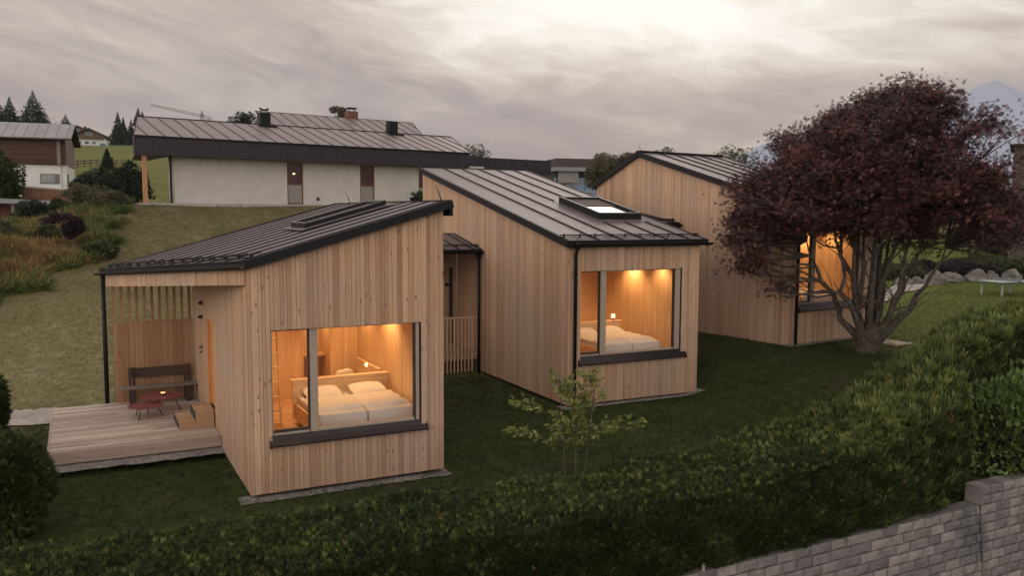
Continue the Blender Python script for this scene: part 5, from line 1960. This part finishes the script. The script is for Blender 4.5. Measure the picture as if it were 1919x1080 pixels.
def chalet(label, c, s, rz, kind=0):
    t = thing('hillside_chalet', label, 'house', c, rz, 'houses on the far hillside')
    W = MB(); W.box(-5 * s, 5 * s, 0, 9 * s, -2, 2.6 * s, 0); W.build('white_wall', WHITE, t)
    W = MB(); W.hexa([(-5.1 * s, -.1, 2.61 * s), (5.1 * s, -.1, 2.61 * s), (5.1 * s, 9 * s, 2.61 * s), (-5.1 * s, 9 * s, 2.61 * s), (-5.1 * s, -.1, 3.2 * s), (5.1 * s, -.1, 3.2 * s), (5.1 * s, 9 * s, 3.2 * s), (-5.1 * s, 9 * s, 3.2 * s)], 0)
    W.poly([(-5.1 * s, -.1, 3.2 * s), (5.1 * s, -.1, 3.2 * s), (0, -.1, 5.6 * s)], 0)
    W.build('timber_gable', plain('pale_brown_timber', (.13, .085, .06), .8), t)
    R = MB()
    for sg in (-1, 1):
        R.hexa([(0, -1.2 * s, 5.6 * s), (sg * 6.2 * s, -1.2 * s, 2.75 * s), (sg * 6.2 * s, 10 * s, 2.75 * s), (0, 10 * s, 5.6 * s), (0, -1.2 * s, 5.9 * s), (sg * 6.2 * s, -1.2 * s, 3.05 * s), (sg * 6.2 * s, 10 * s, 3.05 * s), (0, 10 * s, 5.9 * s)])
    rf = R.build('roof', plain('dark_roof_tiles', (.07, .06, .06), .8), t)
    if kind == 0:
        q = MB(); q.box(-1.7 * s, -.9 * s, 3 * s, 3.8 * s, 4.6 * s, 6.6 * s); q.build('chimney', BACKING, rf)
        B = MB(); B.box(-4 * s, 4.3 * s, -1.1 * s, -.11, 2.5 * s, 2.62 * s); B.box(-4 * s, 4.3 * s, -1.1 * s, -1.0 * s, 2.63 * s, 3.4 * s); B.build('balcony', plain('balcony_timber', (.10, .06, .04), .8), t)
    for x0, x1, z0, z1 in ((-4.2, -2.3, .7, 1.7), (-1.2, -.1, .9, 1.6), (.8, 1.9, .9, 1.6), (3., 4.8, .1, 1.2), (-1.1, 1.1, 3.5, 4.5)):
        f = MB(); f.box(x0 * s, x1 * s, -.16, -.101 if z0 > 3 else -.02, z0 * s, z1 * s); f.build('window', NIGHTGLASS, t)
    return t


c = px(168, 275, 250); chalet('white chalet with timber gable and balcony on the far meadow', (c.x, c.y, c.z), .92, .38)
c = px(146, 262, 300); chalet('half hidden house behind the balcony chalet on the hill', (c.x, c.y, c.z), .85, .5, 1)
c = px(236, 274, 285); chalet('low house among conifers near the long house roof', (c.x, c.y, c.z), .75, .9, 1)

for lab, x, y, Y, h, r in (
        ('broad dark conifer, tallest above the neighbour roof', 64, 232, 190, 7.2, 3.3),
        ('narrow conifer between the tallest one and the left edge', 20, 236, 195, 6.6, 2.4),
        ('conifer cut by the left edge above the neighbour roof', -3, 236, 190, 6.2, 2.6),
        ('tallest of the three conifers beside the long house roof', 223, 270, 270, 10.0, 2.2),
        ('middle conifer beside the long house roof', 233, 270, 275, 8.6, 1.7),
        ('conifer nearest the long house roof edge', 247, 270, 280, 8., 1.6),
        ('tiny conifer tip above the left roof corner, nearer the roof end', 260, 235, 290, 6., 1.6),
        ('tiny conifer tip above the left roof corner, shorter one', 268, 237, 290, 5.2, 1.4),
        ('small conifer just above the neighbour roof end', 124, 240, 200, 3.2, 1.6)):
    c = px(x, y, Y)
    conifer(lab, (c.x, c.y, c.z), h, r, 1500)
# dark trees between the neighbour and the long house
c = ground_at(205, 50.5); conifer('dark bushy conifer between white neighbour and long house', c, 3.35, 1.15, 3000, 'dark trees left of the long house', size=(.22, .42))
for lab, x, Y, rx, h in (('dark round bush below the bushy conifer, nearer the neighbour', 172, 52, .95, 1.9), ('dark round bush below the bushy conifer, nearer the long house', 238, 50, 1.15, 2.1)):
    shrub('dark_bush', lab, 'bush', ground_at(x, Y), rx, rx * .8, h, CONIFER, 2600, (.14, .26), .5, 'dark trees left of the long house')
# bank shrubs
sp = thing('purple_shrub', 'small purple leaved standard tree on the grassy bank', 'tree', at_local(-2.75, 25.6))
M = MB(); M.tube([(0, 0, -.1), (.02, 0, .6), (0, 0, 1.1)], [.035, .03, .02], 7); M.build('trunk', BARK, sp)
n = 2200
d = rng.normal(size=(n, 3)); d /= np.linalg.norm(d, axis=1, keepdims=True)
C = d * np.array((.42, .38, .36)) * rng.uniform(.35, 1, (n, 1)) ** .5 + np.array((0, 0, 1.25)); C[:, 2] += .10 * np.sin(C[:, 0] * 9)
scatter('crown', C, d + rng.normal(size=(n, 3)) * .5, rng.uniform(.07, .14, n), SPRAY, SPRAY_F, PURPLELEAF, np.clip(.5 + .2 * rng.normal(size=n), 0, 1), sp)
for lab, v, u, rx, h, mt in (('dark green shrub in front of the red brown shed', -4.8, 42., .8, 1.4, CONIFER), ('green shrub beside the timber fence', -3.4, 43., .6, 1.1, BROADLEAF),
                             ('olive bush at the top of the bank', -1.9, 37.5, 1.2, 1.0, OLIVELEAF), ('greyish low bush on the bank top beside the mown slope', -1.1, 35.2, .8, .75, OLIVELEAF),
                             ('green bush on the lower bank', -3.6, 28.6, .7, .7, BROADLEAF), ('dark bush just right of the purple standard tree', -1.75, 25.0, .55, .5, BROADLEAF),
                             ('silvery bush at the far left of the bank', -6.4, 31., 1.2, .7, OLIVELEAF), ('dull bush behind the purple standard tree', -3.2, 31.5, .75, .8, PURPLELEAF)):
    shrub('bank_shrub', lab, 'shrub', at_local(v, u), rx, rx * .85, h, mt, 1900, (.10, .22), .55, 'shrubs on the grassy bank', lump=.3)
c = ground_at(-8, 63); shrub('leafy_bush', 'tall green bush at the left edge before the white house', 'bush', (c[0], c[1], c[2]), 1.5, 1.5, 4.7, BROADLEAF, 3500, (.2, .4), .4)
# skyline trees
for lab, x, y, Y, h, r, mt in (('dark tree behind the left end of the long house ridge', 455, 211, 75, 1.7, 1.0, CONIFER), ('bare looking tree by the brick chimney', 634, 200, 90, 2.2, .8, OLIVELEAF),
                               ('pale tree right of the long house roof', 884, 271, 90, 2.4, 1.5, OLIVELEAF), ('green tree behind the far cabin ridge, nearer the maple', 1386, 276, 75, 2.6, 1.9, BROADLEAF),
                               ('round tree top behind the far cabin peak', 1240, 279, 95, 2.0, 1.5, BROADLEAF), ('dull bush beside the glass building roof', 1166, 292, 92, 2.4, 1.6, OLIVELEAF),
                               ('dark bush at the dark roof of the glass building', 1055, 300, 100, 1.6, .9, CONIFER)):
    c = px(x, y, Y); leafy_tree(lab, (c.x, c.y, c.z - h * 1.05), h, r, mt, 1100, size=(.10, .22))
c = ground_at(1158, 70); leafy_tree('tall olive bush in front of the glass building', (c[0], c[1], c[2]), 6.6, 2.3, OLIVELEAF, 6000, 'trees by the glass building', (.16, .3), .6)
c = ground_at(1165, 64); shrub('green_bush', 'green bush at the corner of the far cabin', 'bush', c, 1.6, 1.4, 3.0, BROADLEAF, 2600, (.14, .28), .55)


def glass_building():
    p = px(1040, 400, 86)
    t = thing('glass_building', 'modern building with dark flat roof and blue glass front', 'building', (p.x, p.y, gz(p.x, p.y)), .25)
    g = gz(p.x, p.y); T = lambda z: z - g
    R = MB(); R.box(1.2, 13., 3.5, 12., T(9.9), T(10.9), 0, .4); R.build('roof_storey', plain('dark_brown_roof', (.05, .035, .035), .7), t)
    R = MB(); R.box(-.3, 10., -1., 9., T(9.35), T(9.75), 0, .6); R.build('roof', plain('pale_eave_band', (.20, .20, .23), .6), t)
    W = MB(); W.box(.2, 9.6, .3, 8., -1, T(9.34), 0); W.build('wall', plain('dark_inner_wall', (.035, .04, .05), .7), t)
    F = MB()
    for x in (0., 1.2, 3.3, 5.5, 7.7, 9.6): F.box(x, x + .12, .0, .2, -1, T(8.7), 0)
    for z in (T(5.3), T(6.3), T(7.3), T(8.6)): F.box(.12, 9.6, .02, .18, z, z + .1, 0)
    f = F.build('window', plain('blue_grey_frames', (.26, .32, .40), .5), t)
    P = MB(); P.box(.0, 9.6, .205, .22, -1, T(8.7)); P.build('pane', plain('blue_dusk_glass', (.09, .18, .32), .12, 0, .25, .9), f)
    B = MB(); B.box(1.4, 3.2, -.02, -.001, T(6.4), T(7.3)); B.build('timber_panel', RED_WOOD, t)
    B = MB(); B.box(.2, 2.3, -.6, -.3, T(8.2), T(9.3)); B.build('parapet', plain('grey_parapet', (.22, .21, .22), .7), t)


glass_building()


# ---------------------------------------------------------------- right lawn: boulders, table, planting, far barn
def boulder(label, loc, s, seed):
    r = random.Random(seed)
    M = MB()
    n, m = 14, 9
    rings = []
    for i in range(m + 1):
        th = PI * i / m
        b = len(M.v)
        for j in range(n):
            ph = 2 * PI * j / n
            d = Vector((math.sin(th) * math.cos(ph), math.sin(th) * math.sin(ph), math.cos(th)))
            k = 1 + .16 * math.sin(d.x * 3 + seed) + .12 * math.sin(d.y * 4 + seed * 2) + .08 * math.sin(d.z * 6 + d.x * 5 + seed)
            for ax in ((.8, .3, .5), (-.6, .5, .4), (.1, -.9, .3), (-.3, -.6, .7)):
                a = Vector(ax).normalized(); e = d.dot(a)
                if e > .75: k *= .75 / e
            M.v.append((d.x * s * 1.25 * k, d.y * s * k, d.z * s * .85 * k + s * .45))
        rings.append(b)
    for a, b in zip(rings, rings[1:]):
        for j in range(n): M.face([a + j, a + (j + 1) % n, b + (j + 1) % n, b + j])
    o = M.build('boulder', STONE)
    o.location = loc
    o.rotation_euler = (0, 0, r.uniform(0, 6))
    return tag(o, label, 'boulder', 'boulders edging the right lawn')


for i, (x, Y, s, lab) in enumerate(((1700, 50.5, .50, 'boulder farthest towards the maple trunk'), (1727, 50.8, .42, 'small boulder between the maple and the brown boulder'), (1757, 51.3, .72, 'brown angular boulder below the purple planting'),
                                    (1792, 52.2, .62, 'boulder right of the brown angular one'), (1832, 53.2, .68, 'large rounded grey boulder left of the table'), (1867, 54.2, .50, 'grey boulder just behind the table end'), (1905, 55.4, .6, 'boulder hidden behind the table net'))):
    boulder(lab, ground_at(x, Y, -.1), s, i + 2)


def table_tennis():
    t = thing('tennis_table', 'outdoor table tennis table with pale top on the right lawn', 'table', (25.9, 44.3, gz(25.9, 44.3)), .42)
    M = MB(); M.box(-1.37, 1.37, -.76, .76, .72, .745, 0, .6); M.build('table_top', GREEN_TOP, t)
    M = MB(); M.box(-1.39, 1.39, -.785, -.762, .68, .75, 0); M.box(-1.392, -1.372, -.76, .76, .68, .75, 0); M.build('edge', plain('green_edge', (.03, .10, .085), .5), t)
    M = MB(); M.box(-.012, .012, -.80, .80, .747, .90, 0, .5); M.build('net', plain('grey_net_plate', (.2, .2, .22), .5, .3), t)
    for x in (-1.15, 1.08):
        for y in (-.6, .54):
            M = MB(); M.box(x, x + .08, y, y + .08, -.06, .719); M.build('leg', CONCRETE, t)


table_tennis()
for lab, x, Y, rx, h, mt, tn in (('purple ground shrub above the brown boulder', 1745, 54.5, 1.7, 1.0, PURPLELEAF, .4), ('purple ground shrub above the grey boulders', 1810, 55.5, 2.0, 1.05, PURPLELEAF, .4),
                                 ('green clump by the right edge above the table', 1900, 57, 1.9, 1.15, BROADLEAF, .45), ('dull clump behind the maple trunk', 1690, 54, 1.6, .9, OLIVELEAF, .3),
                                 ('blue grey conifer bush near the barn', 1868, 70, 1.3, 3.3, plain('blue_needles', (.055, .065, .08), .8), .5), ('dark green bush beside the barn at the right edge', 1908, 68, 1.5, 3.6, BROADLEAF, .4),
                                 ('low green bush between path and far lawn', 1850, 62, 1.8, .8, BROADLEAF, .5)):
    shrub('garden_shrub', lab, 'shrub', ground_at(x, Y), rx, rx * .8, h, mt, 1800, (.12, .26), tn, 'garden shrubs above the right lawn')
for lab, x, Y, rx, h in (('dark trees mass behind the maple crown', 1700, 84, 3.6, 6.), ('dark tree behind the maple, nearer the barn', 1810, 80, 3.2, 5.4)):
    c = ground_at(x, Y); leafy_tree(lab, c, h, rx, BROADLEAF, 3500, 'trees behind the maple', (.3, .55), .35)
p = px(1893, 400, 66)
bt = thing('brown_barn', 'tall dark brown timber barn at the right edge', 'barn', (p.x, p.y, gz(p.x, p.y)), -.55)
M = MB()
g = gz(p.x, p.y)
segs(M, (0, 0), (1, 0), (0, -1), (0, -.05), board_breaks(9, (), .2, .3), lambda s: -1, lambda s: px(1893, 276, 66).z - g, [], .02, 0, tone_random, .03)
M.box(.05, 9, .06, 7, -1, px(1893, 278, 66).z - g, 0, .3)
M.build('wall', plain('dark_brown_boards', (.07, .055, .05), .85, 0, .2, 3), bt)
M = MB(); M.box(-.25, 9.2, -.25, 7.2, px(1893, 275, 66).z - g, px(1893, 270, 66).z - g); M.build('roof', BLACK, bt)
M = MB(); M.box(2., 3.3, -.04, -.002, 1.5, 3.); M.build('window', NIGHTGLASS, bt)
# slab beside the far cabin
c = ground_at(1678, 27.5)
o = MB(); o.box(-.45, .5, -.5, .6, -.1, .035, 0, .7); o = o.build('paving_slab', plain('pale_slab', (.42, .34, .29), .8, 0, .08)); o.location = c; o.rotation_euler = (0, 0, .59)
tag(o, 'pale paving slab beside the maple trunk', 'slab')

# meadow fence posts far left
for i in range(9):
    x = 138 + i * 12
    c = ground_at(x, 118 + i * 1.5)
    o = MB(); o.box(-.06, .06, -.06, .06, -.3, 1.0); o.box(-.9, .9, -.03, .03, .45, .55); o.box(-.9, .9, -.03, .03, .8, .9)
    o = o.build('fence_section', OLD_WOOD); o.location = c; tag(o, 'dark wooden meadow fence section across the far meadow', 'fence', 'meadow fence sections')


def crane():
    a, b, m0, m1 = px(283, 196, 350), px(396, 221, 350), px(379, 217, 350), px(379, 300, 350)
    t = thing('tower_crane', 'distant construction crane above the long house roof', 'crane', tuple(m1))
    L = lambda p: Vector(p) - Vector(m1)
    M = MB()
    A, B = L(a), L(b)
    for o in (Vector((0, 0, .4)), Vector((0, .5, -.4)), Vector((0, -.5, -.4))): M.tube([A + o, B + o], .10, 5)
    n = 26
    for i in range(n):
        p, q = A.lerp(B, i / n), A.lerp(B, (i + 1) / n)
        M.tube([p + Vector((0, 0, .4)), q + Vector((0, 0, -.4))], .06, 4)
    M.build('jib', plain('crane_steel', (.16, .15, .15), .6), t)
    M = MB(); M.box(B.x - 2.2, B.x - .2, -.6, .6, B.z - 1.6, B.z - .5); M.build('counterweight', CONCRETE, t)
    M = MB(); P = L(m0)
    for o in ((-.5, -.5), (.5, -.5), (.5, .5), (-.5, .5)): M.tube([(P.x + o[0], P.y + o[1], P.z + .8), (o[0], o[1], -8)], .12, 5)
    M.tube([(P.x, P.y, P.z + 2.), (P.x, P.y, P.z - .5)], .3, 5)
    M.build('mast', plain('crane_mast_steel', (.16, .15, .15), .6), t)


crane()


# ---------------------------------------------------------------- mountains and air
def mountain(name, label, pts, Y, depth, seed):
    r = np.random.default_rng(seed)
    P = [px(x, y, Y) for x, y in pts]
    xs = np.array([p.x for p in P]); zs = np.array([p.z for p in P])
    gx = np.linspace(xs[0], xs[-1], 90)
    gy = np.linspace(-1, 1, 31)
    V = []
    for yv in gy:
        for x in gx:
            h = np.interp(x, xs, zs)
            k = 1 - abs(yv) ** 1.15
            n = (math.sin(x * .013 + yv * 4 + seed) + math.sin(x * .031 - yv * 7) * .5 + math.sin(x * .07 + yv * 11) * .25) * .045 * h * (abs(yv) + .05)
            V.append((x + yv * 60, Y + yv * depth, -40 + (h + 40) * k + n))
    n = 90
    F = [(j * n + i, j * n + i + 1, (j + 1) * n + i + 1, (j + 1) * n + i) for j in range(30) for i in range(n - 1)]
    o = mesh_np(name, np.array(V), np.array(F), ROCKFAR, smooth=True)
    return tag(o, label, 'mountain', kind='structure')


mountain('mountain', 'hazy blue peak at the right edge', [(1560, 400), (1640, 350), (1700, 302), (1740, 262), (1775, 232), (1800, 196), (1818, 170), (1838, 158), (1852, 155), (1866, 149), (1880, 156), (1900, 165), (1930, 172), (1990, 210), (2080, 300), (2200, 400)], 4000, 900, 2)
mountain('mountain', 'lower hazy ridge in front of the right peak', [(1780, 400), (1830, 310), (1855, 270), (1885, 254), (1919, 249), (1990, 262), (2090, 340), (2150, 400)], 3200, 500, 5)
mountain('mountain', 'small distant hill behind the far cabin', [(1330, 330), (1375, 302), (1400, 285), (1425, 272), (1442, 267), (1462, 269), (1485, 279), (1520, 295), (1570, 310), (1650, 360)], 4300, 600, 8)
mountain('hills', 'low distant hills along the horizon', [(500, 420), (700, 392), (850, 385), (1000, 388), (1150, 378), (1290, 372), (1400, 366), (1600, 372), (1800, 372), (2050, 380), (2300, 420)], 3000, 500, 4)


def haze():
    M = MB()
    M.box(-1800, 3600, -60, 5400, -200, 690)
    m = bpy.data.materials.new('thin_air_haze')
    m.use_nodes = True
    t = m.node_tree
    t.nodes.remove(t.nodes['Principled BSDF'])
    v = t.nodes.new('ShaderNodeVolumePrincipled')
    v.inputs['Color'].default_value = (.80, .84, .98, 1)
    v.inputs['Density'].default_value = .00008
    v.inputs['Anisotropy'].default_value = .1
    t.links.new(v.outputs[0], t.nodes['Material Output'].inputs['Volume'])
    o = M.build('haze', m)
    tag(o, 'thin evening haze in the valley air', 'haze', kind='stuff')


haze()
